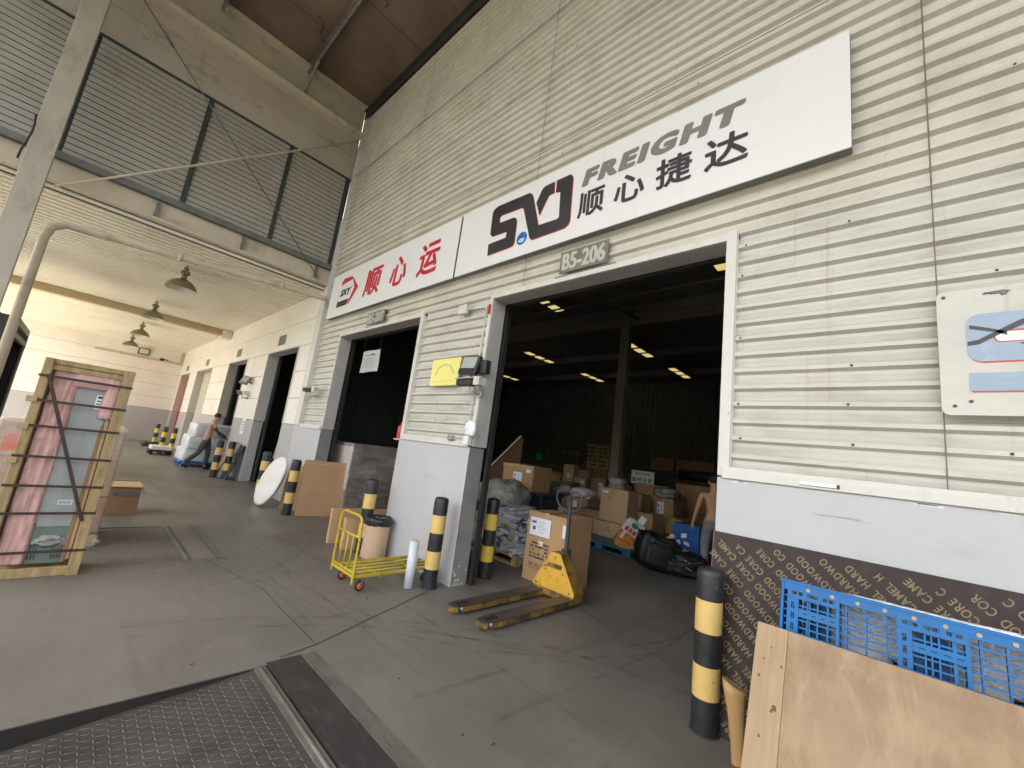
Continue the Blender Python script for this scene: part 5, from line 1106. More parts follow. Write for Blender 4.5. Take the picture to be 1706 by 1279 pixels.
def person(label, loc, rz, J, skin, trous, shoe, sleeves=None):
    t = thing('person', label, 'person', loc, rz)
    P = []; E_ = []
    def add(p, r, par=None):
        P.append(tuple(p) + ((r,) if not isinstance(r, tuple) else r)); i = len(P) - 1
        if par is not None: E_.append((par, i))
        return i
    pel = add(J['pelvis'], (.135, .10)); wa = add(J['waist'], (.125, .09), pel); ch = add(J['chest'], (.150, .105), wa); nb = add(J['neckbase'], (.09, .075), ch)
    nk = add(J['neck'], .058, nb); hd = add(J['head'], (.075, .088), nk); ht = add(J['crown'], (.060, .07), hd)
    f = Vector(J['face']); hv = Vector(J['head'])
    # legs
    for s_ in 'lr':
        h = add(J['hip_' + s_], .095, pel); k = add(J['knee_' + s_], .058, h); a = add(J['ankle_' + s_], .036, k); add(lerp(J['ankle_' + s_], J['toe_' + s_], .8), .022, a)
    hands = {}
    for s_ in 'lr':
        sh = add(J['sh_' + s_], .064, ch); m_ = add(lerp(J['sh_' + s_], J['el_' + s_], .5), .047, sh); el = add(J['el_' + s_], .038, m_)
        m2 = add(lerp(J['el_' + s_], J['wr_' + s_], .4), .037, el); wr = add(J['wr_' + s_], .026, m2)
        d = (Vector(J['wr_' + s_]) - Vector(J['el_' + s_])).normalized(); d = (d + Vector(J.get('hdir_' + s_, (0, 0, 0)))).normalized()
        pn = Vector(J['palm_' + s_]); sd_ = d.cross(pn).normalized(); wv = Vector(J['wr_' + s_])
        pm_ = add(wv + d * .05, (.032, .018), wr)
        for k in range(4):
            off = sd_ * (.027 - .018 * k); L_ = (.068, .078, .072, .056)[k]
            b0 = add(wv + d * .088 + off, .0095, pm_); c1 = wv + d * (.088 + L_ * .45) + off + pn * .010; b1 = add(c1, .0085, b0)
            add(c1 + (d * .75 + pn * .65).normalized() * L_ * .5, .007, b1)
        th0 = add(wv + d * .045 + sd_ * .036 + pn * .008, .0105, pm_); add(wv + d * .085 + sd_ * .058 + pn * .022, .0085, th0)
        hands[s_] = (wv, d)
    skin_mesh('body', P, E_, skin, t)
    # face: nose, ears, eyes, mouth; hair
    up = (Vector(J['crown']) - Vector(J['neck'])).normalized(); sd_ = f.cross(up).normalized()
    b = MB(); b.blob(hv + f * .092 - up * .012, (.014, .014, .022), 1, 0, 2, 10, 8); 
    for s_ in (-1, 1): b.blob(hv + sd_ * .078 * s_ - f * .005 - up * .005, (.012, .016, .03), 1, 0, 2, 10, 8)
    b.build('nose_and_ears', skin, t)
    b = MB()
    for s_ in (-1, 1): b.blob(hv + f * .080 + sd_ * .030 * s_ + up * .012, (.010, .010, .007), 1, 0, 2, 8, 6)
    b.build('eyes', M['eye'], t)
    b = MB(); b.blob(hv + f * .084 - up * .048, (.010, .022, .006), 1, 0, 2, 8, 6); b.build('mouth', M['redline'], t)
    b = MB(); b.blob(hv + up * .050 - f * .022, (.090, .090, .086), 5, .10, 4, 22, 14); b.build('hair', M['hair'], t)
    # trousers over hips and legs
    P2 = [J['waistband'] + (.142, .108), J['pelvis'] + (.15, .118)]; E2 = [(0, 1)]
    for s_ in 'lr':
        i = len(P2); P2 += [J['hip_' + s_] + (.112,), lerp(J['hip_' + s_], J['knee_' + s_], .5) + (.094,), J['knee_' + s_] + (.078,), lerp(J['knee_' + s_], J['ankle_' + s_], .5) + (.072,), lerp(J['knee_' + s_], J['ankle_' + s_], .93) + (.066,)]
        E2 += [(1, i), (i, i + 1), (i + 1, i + 2), (i + 2, i + 3), (i + 3, i + 4)]
    skin_mesh('trousers', P2, E2, trous, t, root=1)
    for s_ in 'lr':
        a = Vector(J['ankle_' + s_]); e = Vector(J['toe_' + s_]); d = (e - a); d.z = 0; d.normalize()
        skin_mesh('shoe', [tuple(a - d * .03 - Vector((0, 0, .025))) + (.062,), tuple(a + d * .05 - Vector((0, 0, .03))) + (.060,), tuple(e + d * .03) + (.046,)], [(0, 1), (1, 2)], shoe, t, root=1)
    if sleeves:
        for s_ in 'lr':
            S, El, W_ = J['sh_' + s_], J['el_' + s_], J['wr_' + s_]
            skin_mesh('sleeve', [lerp(S, El, .35) + (.056,), lerp(S, El, .7) + (.050,), El + (.046,), lerp(El, W_, .5) + (.043,), lerp(El, W_, 1.05) + (.036,)], [(0, 1), (1, 2), (2, 3), (3, 4)], sleeves, t, root=2)
    return t
# walker: faces +X in his own frame, leaning forward, long stride
JW = dict(pelvis=(0, 0, .94), waist=(.01, 0, 1.07), waistband=(.0, 0, 1.02), chest=(.05, 0, 1.31), neckbase=(.075, 0, 1.48), neck=(.095, 0, 1.525), head=(.135, 0, 1.605), crown=(.125, 0, 1.695), face=(.95, 0, -.3),
          hip_l=(.02, .09, .88), knee_l=(.11, .10, .48), ankle_l=(.10, .10, .085), toe_l=(.22, .10, .03),
          hip_r=(-.02, -.09, .88), knee_r=(-.14, -.10, .49), ankle_r=(-.44, -.10, .14), toe_r=(-.33, -.10, .035),
          sh_l=(.07, .20, 1.42), el_l=(.22, .22, 1.16), wr_l=(.48, .14, 1.02), palm_l=(0, 0, -1.0),
          sh_r=(.07, -.20, 1.42), el_r=(.20, -.22, 1.15), wr_r=(.46, -.14, 1.00), palm_r=(0, 0, -1.0))
wk = person('shirtless walker in dark trousers and dark arm sleeves leaning forward to push', (-14.85, -0.47, 0), R(82), JW, M['skin'], M['trousers'], M['shoe'], M['sleeve']); wk.scale = (.95, .95, .95)
JS = dict(pelvis=(0, 0, .93), waist=(0, 0, 1.07), waistband=(0, 0, 1.02), chest=(.01, 0, 1.30), neckbase=(0, 0, 1.46), neck=(.01, 0, 1.52), head=(.03, 0, 1.62), crown=(.02, 0, 1.71), face=(.95, 0, -.3),
          hip_l=(0, .09, .88), knee_l=(.03, .11, .49), ankle_l=(-.01, .12, .085), toe_l=(.13, .14, .03), hip_r=(0, -.09, .88), knee_r=(.04, -.11, .49), ankle_r=(.0, -.12, .085), toe_r=(.14, -.14, .03),
          sh_l=(.0, .19, 1.40), el_l=(.03, .26, 1.12), wr_l=(.10, .30, .90), palm_l=(0, -1, 0), sh_r=(.0, -.19, 1.40), el_r=(.03, -.26, 1.12), wr_r=(.12, -.29, .89), palm_r=(0, 1, 0))
sp = person('shirtless man in grey trousers half hidden behind the right door edge', (-2.30, 4.15, 0), R(120), JS, M['skin2'], M['trousers2'], M['shoe']); sp.scale = (.93, .93, .93)

# ------------------------------------------------------------------ pallet jack
t = thing('pallet_jack', 'worn yellow hand pallet jack with forks towards the viewer', 'pallet jack', (-2.90, 0.0, 0))
def fork(xc):
    f = MB(); h = .078
    pr = []
    pts = [(-.078, .78), (.078, .78), (.078, -.40), (.066, -.47), (.035, -.515), (-.035, -.515), (-.066, -.47), (-.078, -.40)]
    f.prism([(xc + a, c) for a, c in pts], .072, .082, 'z')
    f.m = 1
    for s_ in (-1, 1):
        f.prism([(.78, .02), (.78, .0705), (-.40, .0705), (-.40, .030), (-.2, .022)], xc + s_ * .078 - (.006 if s_ > 0 else 0), xc + s_ * .078 + (0 if s_ > 0 else .006), 'x')
    f.prism([(xc - .066, -.47), (xc - .035, -.515), (xc + .035, -.515), (xc + .066, -.47), (xc + .066, -.46), (xc - .066, -.46)], .03, .0715, 'z')
    o = f.build('fork', [M['forktop'], M['jackworn']], t, bevel=.003)
    f = MB(); f.box(xc - .035, xc + .035, -.44, -.30, .0825, .084); f.build('roller_slot', M['rubber'], o)
    f = MB(); f.T = Matrix.Translation((xc, -.36, .037)) @ Matrix.Rotation(R(90), 4, 'Y'); f.lathe([(0, -.04), (.037, -.04), (.037, .04), (0, .04)], 16); f.build('load_roller', M['metal'], o)
fork(.20); fork(-.20)
b = MB()
b.prism([(-.285, .10), (.285, .10), (.285, .14), (.06, .50), (-.06, .50), (-.285, .14)], .78, .80); b.build('apron_plate', M['jackyellow'], t, bevel=.004)
b = MB()
b.add([(.285, .79, .10), (.285, .79, .14), (.06, .79, .50), (.06, .93, .50), (.285, .97, .14), (.285, .97, .10)], [(0, 1, 4, 5), (1, 2, 3, 4)]); b.add([(-.285, .79, .10), (-.285, .79, .14), (-.06, .79, .50), (-.06, .93, .50), (-.285, .97, .14), (-.285, .97, .10)], [(0, 1, 4, 5), (1, 2, 3, 4)])
b.add([(-.06, .79, .5), (.06, .79, .5), (.06, .93, .5), (-.06, .93, .5)], [(0, 1, 2, 3)])
o = b.build('side_plate', M['jackworn'], t); md = o.modifiers.new('s', 'SOLIDIFY'); md.thickness = .008
b = MB()
for x, z in ((-.22, .13), (.22, .13), (0, .45), (-.12, .30), (.12, .30)): b.tube([(x, .7795, z), (x, .773, z)], [.011, .009], 6)
b.box(-.10, .10, .7785, .7795, .335, .385); b.build('bolts_and_plate', M['jackworn'], t)
b = MB(); b.box(-.28, .28, .775, .97, .03, .098); b.build('yoke', M['jackworn'], t, bevel=.006)
b = MB(); b.lathe([(0, .15), (.055, .15), (.055, .42), (.03, .43), (.03, .52), (0, .52)], 16, (0, .98, 0)); b.box(-.07, .07, .93, 1.03, .18, .26); b.build('pump', M['handle'], t, bevel=.004)
for x in (-.055, .055):
    b = MB(); b.T = Matrix.Translation((x, .985, .085)) @ Matrix.Rotation(R(90), 4, 'Y'); b.lathe([(0, -.025), (.085, -.025), (.085, .025), (0, .025)], 22); b.build('steer_wheel', M['rubber'], t)
b = MB(); b.box(-.04, .04, .935, 1.02, .43, .53); b.prism([(-.022, .46), (.022, .46), (.018, 1.12), (-.018, 1.12)], .955, .985); b.build('drawbar', M['handle'], t, bevel=.005)
b = MB(); L_ = [(-.02, 1.13), (-.13, 1.17), (-.185, 1.13), (-.19, .98), (-.15, .91), (-.02, .87)]
cr = []
lp = [(-.018, .96, .95), (-.12, .95, .99), (-.175, .94, 1.06), (-.17, .93, 1.15), (-.13, .93, 1.18), (0, .93, 1.185), (.13, .93, 1.18), (.17, .93, 1.15), (.175, .94, 1.06), (.12, .95, .99), (.018, .96, .95)]
b.tube(rc(lp), .0125, 8); b.build('handle_loop', M['handle'], t)
b = MB(); b.bar((.02, .93, 1.17), (.03, .90, 1.06), .012, .02); b.build('release_lever', M['rubber'], t)

# ------------------------------------------------------------------ platform cart
t = thing('platform_cart', 'yellow tubular platform cart with upright handle', 'cart', (-4.18, -0.57, 0))
hx, hy = .235, .49
b = MB(); r = .0125
z = .155
b.bar((-hx, -hy, z), (-hx, hy, z), .028, .028); b.bar((hx, -hy, z), (hx, hy, z), .028, .028)
b.bar((-hx - .014, -hy, z), (hx + .014, -hy, z), .028, .03); b.bar((-hx - .014, hy, z), (hx + .014, hy, z), .028, .03)
b.bar((-hx, -.2, z - .02), (hx, -.2, z - .02), .025, .02); b.bar((-hx, .25, z - .02), (hx, .25, z - .02), .025, .02)
b.build('deck_frame', M['cartyellow'], t, bevel=.003)
for k in range(4):
    b = MB(); x = -hx + 2 * hx * (k + .8) / 4.6; b.tube([(x, -hy, z + .012), (x, hy, z + .012)], .011, 8); b.build('deck_tube', M['cartyellow'], t)
b = MB()
b.tube(rc([(-hx, -hy - .01, .10), (-hx, -hy - .01, .35), (-hx, -hy - .01, .55), (-hx * .95, -hy - .01, .66), (-hx * .72, -hy - .01, .715), (0, -hy - .01, .72), (hx * .72, -hy - .01, .715), (hx * .95, -hy - .01, .66), (hx, -hy - .01, .55), (hx, -hy - .01, .35), (hx, -hy - .01, .08)]), .0135, 9); b.build('handle', M['cartyellow'], t)
b = MB(); b.tube([(-hx, -hy - .01, .52), (hx, -hy - .01, .52)], .011, 8); b.tube([(-hx, -hy - .01, .19), (hx, -hy - .01, .19)], .011, 8)
for x in (-.11, 0, .11): b.tube([(x, -hy - .01, .19), (x, -hy - .01, .52)], .009, 8)
b.build('handle_grille', M['cartyellow'], t)
for x, y in ((hx - .04, -hy + .10), (-hx + .04, -hy + .10), (hx - .04, hy - .10), (-hx + .04, hy - .10)):
    b = MB(); b.T = Matrix.Translation((x, y, .05)) @ Matrix.Rotation(R(90), 4, 'Y'); b.lathe([(.03, -.016), (.046, -.016), (.05, -.008), (.05, .008), (.046, .016), (.03, .016)], 22); o = b.build('wheel', M['rubber'], t)
    b = MB(); b.T = Matrix.Translation((x, y, .05)) @ Matrix.Rotation(R(90), 4, 'Y'); b.lathe([(0, -.018), (.034, -.018), (.034, .018), (0, .018)], 18); b.build('hub', M['orange' if y < 0 else 'greysteel'], o)
    b = MB()
    for s_ in (-1, 1): b.bar((x + s_ * .021, y, .045), (x + s_ * .021, y + .01, .12), .024, .003, (1, 0, 0))
    b.box(x - .03, x + .03, y - .025, y + .04, .118, .126); b.build('caster_fork', M['metal'], o)

# ------------------------------------------------------------------ bin, film roll, cardboard
t = thing('waste_bin', 'round bin wrapped in kraft paper with black liner folded over the rim', 'bin', (-5.08, -0.22, 0))
b = MB(); n = 28
pr = [(.155, 0), (.16, .05), (.158, .2), (.16, .34), (.163, .43)]
vs_ = []
for r_, z in pr:
    for k in range(n):
        a = 2 * math.pi * k / n; q = r_ + .006 * noise.noise(Vector((math.cos(a) * 3, math.sin(a) * 3, z * 9)))
        vs_.append((q * math.cos(a), q * math.sin(a), z + (.012 * noise.noise(Vector((a * 2, 4, 0))) if z > .4 else 0)))
b.smooth = True; b.add(vs_, [(i * n + k, i * n + (k + 1) % n, (i + 1) * n + (k + 1) % n, (i + 1) * n + k) for i in range(len(pr) - 1) for k in range(n)]); b.build('paper_sleeve', M['kraft'], t)
b = MB(); b.smooth = True; vs_ = []
pr = [(.168, .40), (.172, .44), (.172, .485), (.155, .50), (.145, .47), (.13, .20), (0, .15)]
for r_, z in pr:
    for k in range(n):
        a = 2 * math.pi * k / n; q = r_ + (.012 if r_ > .1 else 0) * noise.noise(Vector((math.cos(a) * 5, math.sin(a) * 5, z * 14)))
        vs_.append((q * math.cos(a), q * math.sin(a), z + (.022 * noise.noise(Vector((math.cos(a) * 4, math.sin(a) * 4, 3))) if z > .38 and z < .45 else .008 * noise.noise(Vector((a * 3, 1, z))))))
b.add(vs_, [(i * n + k, i * n + (k + 1) % n, (i + 1) * n + (k + 1) % n, (i + 1) * n + k) for i in range(len(pr) - 1) for k in range(n)]); b.build('bin_liner', M['binbag'], t)
t = thing('film_roll', 'white roll of stretch film standing upright beside the yellow cart', 'roll', (-3.885, -0.445, 0)); t.rotation_euler = (0, R(-1.5), 0)
b = MB(); b.lathe([(.026, .0), (.052, .0), (.052, .47), (.026, .47)], 24); b.build('film', M['film'], t)
b = MB(); b.lathe([(.020, -.0), (.0255, -.0), (.0255, .485), (.020, .485), (.020, 0)], 20); b.build('core_tube', M['cardC'], t)

def flat_carton(label, c, u, L_, th, h, lean, m='cardA', marks=True, group='flat cartons and boards leaning along the wall'):
    """thin carton standing on edge; u = heading of its length, lean = tilt about the bottom edge"""
    t = thing('flat_carton', label, 'box', c, u, group); t.rotation_euler = (R(lean), 0, u)
    b = MB(); b.box(0, L_, 0, th, 0, h); o = b.build('carton_body', [M[m], M['cardedge']], t, bevel=.004)
    for p in o.data.polygons:
        if abs(p.normal.x) > .5: p.material_index = 1
    if marks:
        b = MB(); b.box(.0, L_, -.0015, -.0003, h * .48, h * .50); b.box(0, L_, -.0015, -.0003, h * .10, h * .115); b.build('crease_tape', M['tape'], t)
        b = MB(); b.box(.0, L_, -.0015, -.0003, h * .93, h * .945); b.box(L_ * .955, L_ * .965, -.0015, -.0003, 0, h); b.build('strapping', M['cardedge'], t)
    return t
flat_carton('big flat brown carton standing on edge right of a bollard', (-7.80, -0.25, 0), R(79), .86, .11, .98, -4)
flat_carton('dark flat carton leaning behind the big flat carton', (-7.62, .50, 0), R(80), .5, .05, 1.0, -9, 'cardD', False)
flat_carton('low flat carton standing behind the yellow cart', (-5.84, -.50, 0), R(80), .80, .10, .47, -4, 'cardA', False)
flat_carton('small brown carton block between the cart and the low flat carton', (-5.48, -.46, 0), R(78), .22, .14, .40, -2, 'cardA', False)
flat_carton('narrow brown board wedged behind the white slab', (-8.55, -.30, 0), R(40), .45, .05, .83, -9, 'cardB', False)
t = thing('round_slab', 'white fabric wrapped round slab leaning against a bollard', 'slab', (-8.83, -.44, .47)); nrm = Vector((.04, -.95, .30)).normalized(); t.rotation_mode = 'QUATERNION'; t.rotation_quaternion = nrm.to_track_quat('Z', 'Y')
b = MB(); n = 40; b.smooth = True
pr = [(0, .05), (.2, .05), (.32, .045), (.41, .038), (.455, .025), (.475, 0), (.455, -.025), (.40, -.035), (0, -.035)]
vs_ = [(r_ * (1 + .07 * noise.noise(Vector((math.cos(2 * math.pi * k / n) * 1.7, math.sin(2 * math.pi * k / n) * 3, 0)))) * math.cos(2 * math.pi * k / n), r_ * 1.02 * math.sin(2 * math.pi * k / n), z) for r_, z in pr for k in range(n)]
vs_ = [(x, y, z + .016 * noise.noise(Vector((x * 7, y * 7, 2)))) for x, y, z in vs_]
b.add(vs_, [(i * n + k, i * n + (k + 1) % n, (i + 1) * n + (k + 1) % n, (i + 1) * n + k) for i in range(len(pr) - 1) for k in range(n)]); b.build('padded_top', M['wrapwhite'], t)
b = MB(); b.lathe([(.40, -.036), (.43, -.045), (.40, -.05), (.39, -.04)], 40); b.build('underside_rim', M['brownpanel'], t)

# wrapped pallet inside the smaller door
t = thing('wrapped_pallet', 'dark film wrapped pallet load inside the smaller loading door', 'pallet load', (-8.05, .92, 0))
b = MB(); b.box(-.48, .46, -.45, .75, .14, 1.36); b.build('load', pm('dark brown load', (.15, .095, .065), .6, .2, 3), t, bevel=.02)
b = MB(); b.box(-.49, .47, -.46, .76, .13, 1.37); b.build('film', M['wrap'], t, bevel=.02)
b = MB(); b.box(-.46, .44, -.452, -.4515, .5, 1.3); b.build('front_sheet', pm('pale carton face', (.55, .46, .40), .6, .1, 3), t)
for x in (-.48, -.06, .36):
    b = MB(); b.box(x, x + .1, -.45, .75, 0, .12); b.build('pallet_skid', M['palewood'], t)
t = thing('hand_truck', 'dark green machine with red trim behind the pier of the smaller door', 'machine', (-6.25, 1.05, 0)); b = MB(); b.box(-.35, .3, -.2, .3, .25, .80); b.build('body', M['dkg'], t, bevel=.03); b = MB(); b.box(-.36, .31, -.21, .31, .805, .83); b.build('red_trim', M['red'], t)
b = MB(); b.box(-.2, .2, -.1, .2, .835, 1.3); b.blob((0, .05, 1.42), (.1, .1, .1), 2, .1); b.build('control_head', M['navy'], t, bevel=.04)
b = MB(); 
for x in (-.25, .2): b.T = Matrix.Translation((x, 0, .12)) @ Matrix.Rotation(R(90), 4, 'Y'); b.lathe([(0, -.04), (.12, -.04), (.12, .04), (0, .04)], 16)
b.build('wheel', M['rubber'], t)
b = MB(); b.box(-.2, -.02, -.212, -.2, .60, .68); b.box(-.1, .05, -.212, -.2, .45, .53); b.build('white_mark', M['paper'], t)

# inside the door beyond the white slab
t = thing('leaning_cabinet', 'cream cabinet panel with black handle leaning in the far loading door', 'cabinet', (-12.05, .60, 0.62)); t.rotation_euler = (R(-4), R(4), 0); b = MB(); b.box(-.32, .30, 0, .12, 0, 1.05); b.build('panel', M['cabinet'], t, bevel=.01); b = MB(); b.tube([(-.2, -.02, .5), (0.0, -.06, .62), (.08, -.02, .78)], .018, 6); b.build('handle', M['black'], t)
b = MB(); b.box(-12.9, -11.1, .5, 1.3, 0, .60); tag(b.build('green_crate', M['dkg'], bevel=.03), 'dark green crate under the leaning cream cabinet', 'crate')
b = MB(); b.blob((-11.25, .7, .68), (.14, .12, .09), 3, .3); tag(b.build('paper_heap', M['paper']), 'small pale paper heap on the dark green crate', 'paper')

# bales, boards, dolly at the far doors
BL = [(-16.0, -.42, .15, 'bottom front'), (-16.0, .48, .15, 'bottom rear'), (-15.95, -.36, .53, 'middle front'), (-15.95, .48, .53, 'middle rear'), (-15.95, -.26, .91, 'top front'), (-15.95, .55, .91, 'top rear')]
for x, y, z, l_ in BL:
    b = MB(); b.blob((0, 0, .19), (.58, .47, .205), x + y * 3, .07, 3, 32, 20, box=9); o = b.build('white_bale', M['bale']); o.location = (x, y, z); tag(o, 'white plastic bale behind the walker, ' + l_, 'bale', 'white bales stacked on a blue pallet')
b = MB(); b.box(-15.36, -15.34, .25, .95, .82, 1.3); tag(b.build('grey_board', M['greybale'], bevel=.004), 'dark grey board beside the top rear bale', 'board')
t = thing('plastic_pallet', 'bright blue pallet under the white bales', 'pallet', (-15.95, .05, 0)); b = MB(); b.box(-.6, .6, -.95, .95, .1, .15); b.build('deck', M['blueplastic'], t, bevel=.01)
for x in (-.6, -.1, .4):
    for y in (-.9, -.1, .7): b = MB(); b.box(x, x + .2, y, y + .2, 0, .099); b.build('foot', M['blueplastic'], t)
GB = 'boards leaning by the far piers'
def board_(label, x, y, h, w_, th, lean, m, rz=0.0, tx=0.0):
    b = MB(); b.box(-w_ / 2, w_ / 2, -th, 0, 0, h); o = b.build('leaning_board', M[m], bevel=.003); o.location = (x, y, 0); o.rotation_euler = (R(-lean), R(tx), rz); return tag(o, label, 'board', GB)
board_('reddish board leaning on the far pier behind the nearer bollard', -13.35, -.42, 1.0, .35, .03, 22, 'cardD')
board_('pale board leaning on the far pier right of the reddish board', -12.95, -.36, .95, .30, .03, 18, 'greysteel')
board_('dark board leaning right beside the far pier edge', -12.62, -.30, .92, .22, .03, 16, 'rubber')
board_('brown stick leaning left of the white bales, first', -17.3, -.8, 1.15, .06, .04, 32, 'cardD')
board_('brown stick leaning left of the white bales, second', -17.15, -.72, 1.1, .06, .04, 30, 'brownpanel')
board_('brown stick leaning left of the white bales, third', -17.0, -.66, 1.05, .07, .04, 30, 'cardA')
board_('orange board leaning behind the distant bollards', -19.0, -.45, 1.0, .35, .03, 22, 'ochre')
t = thing('floor_trolley', 'low black trolley with a white slab before the distant bollards', 'trolley', (-19.2, -.95, 0)); b = MB(); b.box(-.5, .4, -.32, .32, .1, .16); b.build('deck', M['rubber'], t, bevel=.01); b = MB(); b.box(-.4, .35, -.28, .3, .165, .30); b.build('slab', M['white'], t, bevel=.02)
for x in (-.4, .3):
    for y in (-.25, .25): b = MB(); b.T = Matrix.Translation((x, y, .05)) @ Matrix.Rotation(R(90), 4, 'Y'); b.lathe([(0, -.02), (.05, -.02), (.05, .02), (0, .02)], 12); b.build('wheel', M['rubber'], t)

# ------------------------------------------------------------------ crated appliance and things behind it
cr_ = thing('crated_appliance', 'wooden crate holding a pink foam wrapped grey appliance', 'crate', (-5.3, -3.52, 0))
W_, Hh, Dp = .585, 1.83, .40      # local: +Y is the width, -X the depth
def cb(name, m, y0, y1, z0, z1, x0, x1, bev=.004):
    b = MB(); b.box(x0, x1, y0, y1, z0, z1); return b.build(name, M[m], cr_, bevel=bev)
for y0, y1 in ((0, .055), (W_ - .075, W_)):
    for x0, x1 in ((-.03, 0), (-Dp, -Dp + .03)): cb('corner_post', 'cratewood', y0, y1, 0, Hh, x0, x1)
for z0, z1 in ((.0, .075), (Hh - .045, Hh)):
    for x0, x1 in ((-.062, -.032), (-Dp + .032, -Dp + .062)): cb('rail', 'cratewood', .0, W_, z0, z1, x0, x1)
for y0, y1 in ((0.0, .02), (W_ - .02, W_)):
    for z in (.05, .5, .95, 1.4, 1.76): cb('side_slat', 'cratewood', y0, y1, z, z + .055, -Dp + .063, -.063)
cb('bottom_board', 'cratewood', .0, W_, .0, .025, -Dp + .063, -.063); cb('top_board', 'cratewood', .02, W_ - .02, Hh - .02, Hh - .002, -Dp + .063, -.063)
# pink foam: rippled sheet wrapped round the left, top and right of the cabinet
b = MB(); b.smooth = True
def foam(y0, y1, z0, z1, seed, amp=.008, ny=10, nz=34):
    vs_ = []
    for j in range(nz + 1):
        z = z0 + (z1 - z0) * j / nz
        for i in range(ny + 1):
            u = i / ny; y = y0 + (y1 - y0) * u + (.007 * noise.noise(Vector((seed, z * 6, 1))) if i == ny else 0)
            x = -.068 - .03 * (abs(u - .5) * 2) ** 8 + .5 * amp * noise.noise(Vector((y * 60, z * 2, seed + 9))) + amp * noise.noise(Vector((y * 30, z * 8, seed))) + amp * .6 * noise.noise(Vector((y * 9, z * 30, seed + 4)))
            vs_.append((x, y, z))
    b.add(vs_, [(j * (ny + 1) + i, j * (ny + 1) + i + 1, (j + 1) * (ny + 1) + i + 1, (j + 1) * (ny + 1) + i) for j in range(nz) for i in range(ny)])
foam(.068, .245, .10, 1.77, 1, .013, 22, 90); foam(.20, .47, 1.62, 1.775, 2, .008, 12, 5); foam(.43, .51, 1.36, 1.77, 3, .01, 6, 10)
o = b.build('foam_sheet', M['pink'], cr_); md = o.modifiers.new('s', 'SOLIDIFY'); md.thickness = .02; md.offset = 1
cb('appliance_back', 'fridge', .10, .475, .42, 1.68, -Dp + .07, -.092, .012)
cb('base_unit', 'fridgegreen', .10, .475, .09, .415, -Dp + .07, -.097, .008)
b = MB(); b.box(-.096, -.090, .25, .455, .40, .52); b.build('recess_plate', M['fridge'], cr_, bevel=.02)
b = MB()
for k in range(4):
    for q in range(3): b.box(-.0965, -.0945, .385 + .018 * k, .393 + .018 * k, .13 + .045 * q, .165 + .045 * q); b.box(-.0965, -.0945, .235 + .018 * k, .243 + .018 * k, .13 + .045 * q, .165 + .045 * q)
b.build('vent_slot', M['rubber'], cr_)
b = MB(); b.tube(rc([(-.085, .27, .26), (-.08, .33, .235), (-.08, .40, .25), (-.085, .43, .285), (-.08, .36, .29), (-.085, .29, .275)]), .006, 6); b.build('power_cord', M['handle'], cr_)
b = MB(); b.blob((-.088, .36, .275), (.012, .10, .05), 7, .5, 4); b.build('plastic_bag', M['wrap'], cr_)
cb('foam_board', 'cardC', .478, W_ - .08, .12, 1.36, -.14, -.085, .003)
cb('torn_strip', 'cardD', .455, .478, .1, 1.3, -.11, -.08, .002)
b = MB(); b.box(-.0915, -.0905, .375, .445, 1.44, 1.57); b.build('rating_label', M['paper'], cr_); b = MB()
for k in range(4): b.box(-.0904, -.0898, .385, .435, 1.455 + .028 * k, 1.465 + .028 * k)
b.box(-.0904, -.0898, .385, .42, 1.545, 1.56); b.build('label_print', M['ink'], cr_)
b = MB(); b.box(-.0915, -.0905, .335, .425, .585, .625); b.build('serial_label', M['paper'], cr_); b = MB()
for k in range(9): b.box(-.0904, -.0898, .342 + .0085 * k, .346 + .0085 * k, .592, .618)
b.build('label_print', M['ink'], cr_)
for z in (1.44, 1.21, .93): cb('cleat', 'palewood', -.035, .03, z, z + .05, .003, .02)
cb('gap_shade_strip', 'brownpanel', .056, .068, .08, 1.74, -.2, -.06, .001)  # dark strip added as the shade between left post and foam
cb('cross_slat', 'cratewood', .056, W_ - .076, 1.735, 1.78, -.055, -.035)
for z in (1.675, 1.465, 1.25, .996, .755, .53, .215):
    b = MB(); b.box(.0015, .006, -.008, W_ + .004, z - .013, z + .008); b.box(-Dp, .0015, W_ + .0015, W_ + .006, z - .013, z + .008); b.build('steel_strap', M['strap'], cr_)
b = MB(); b.bar((.009, .045, 1.69), (.009, .515, .46), .006, .026, (0, 1, .38)); b.build('diagonal_strap', M['strap'], cr_)

t = thing('wrapped_pallet', 'film wrapped carton stack behind the crated appliance', 'pallet load', (-6.75, -3.27, 0))
for k, (z0, z1, m_) in enumerate(((.13, .50, 'cardB'), (.505, .88, 'cardA'), (.885, 1.22, 'cardC'))):
    b = MB(); b.box(-.42, .42, -.46, .46, z0, z1); b.build('carton', M[m_], t, bevel=.01)
b = MB(); b.box(-.43, .43, -.47, .47, .12, 1.26); b.build('stretch_film', M['wrap'], t, bevel=.03)
b = MB(); b.box(.4205, .4215, -.40, -.1, .93, 1.1); b.build('orange_print', M['orange'], t)
for y in (-.46, -.05, .36): b = MB(); b.box(-.42, .42, y, y + .1, 0, .119); b.build('pallet_skid', M['palewood'], t)
b = MB(); b.blob((0.5, .36, .07), (.1, .12, .07), 6, .5, 3); b.build('loose_film', M['wrap'], t)
t = carton('carton', 'dark brown box with pale lid standing alone behind the crated appliance', -8.55, -8.0, -2.70, -2.36, 0, .37, 'cardD', 'boxes on the platform floor', tape=False)
b = MB(); b.box(-.29, .29, -.185, .185, .385, .395); b.build('lid', M['cardC'], t)
b = MB(); b.box(.289, .290, -.12, .15, .27, .33); b.build('label_patch', M['greysteel'], t)

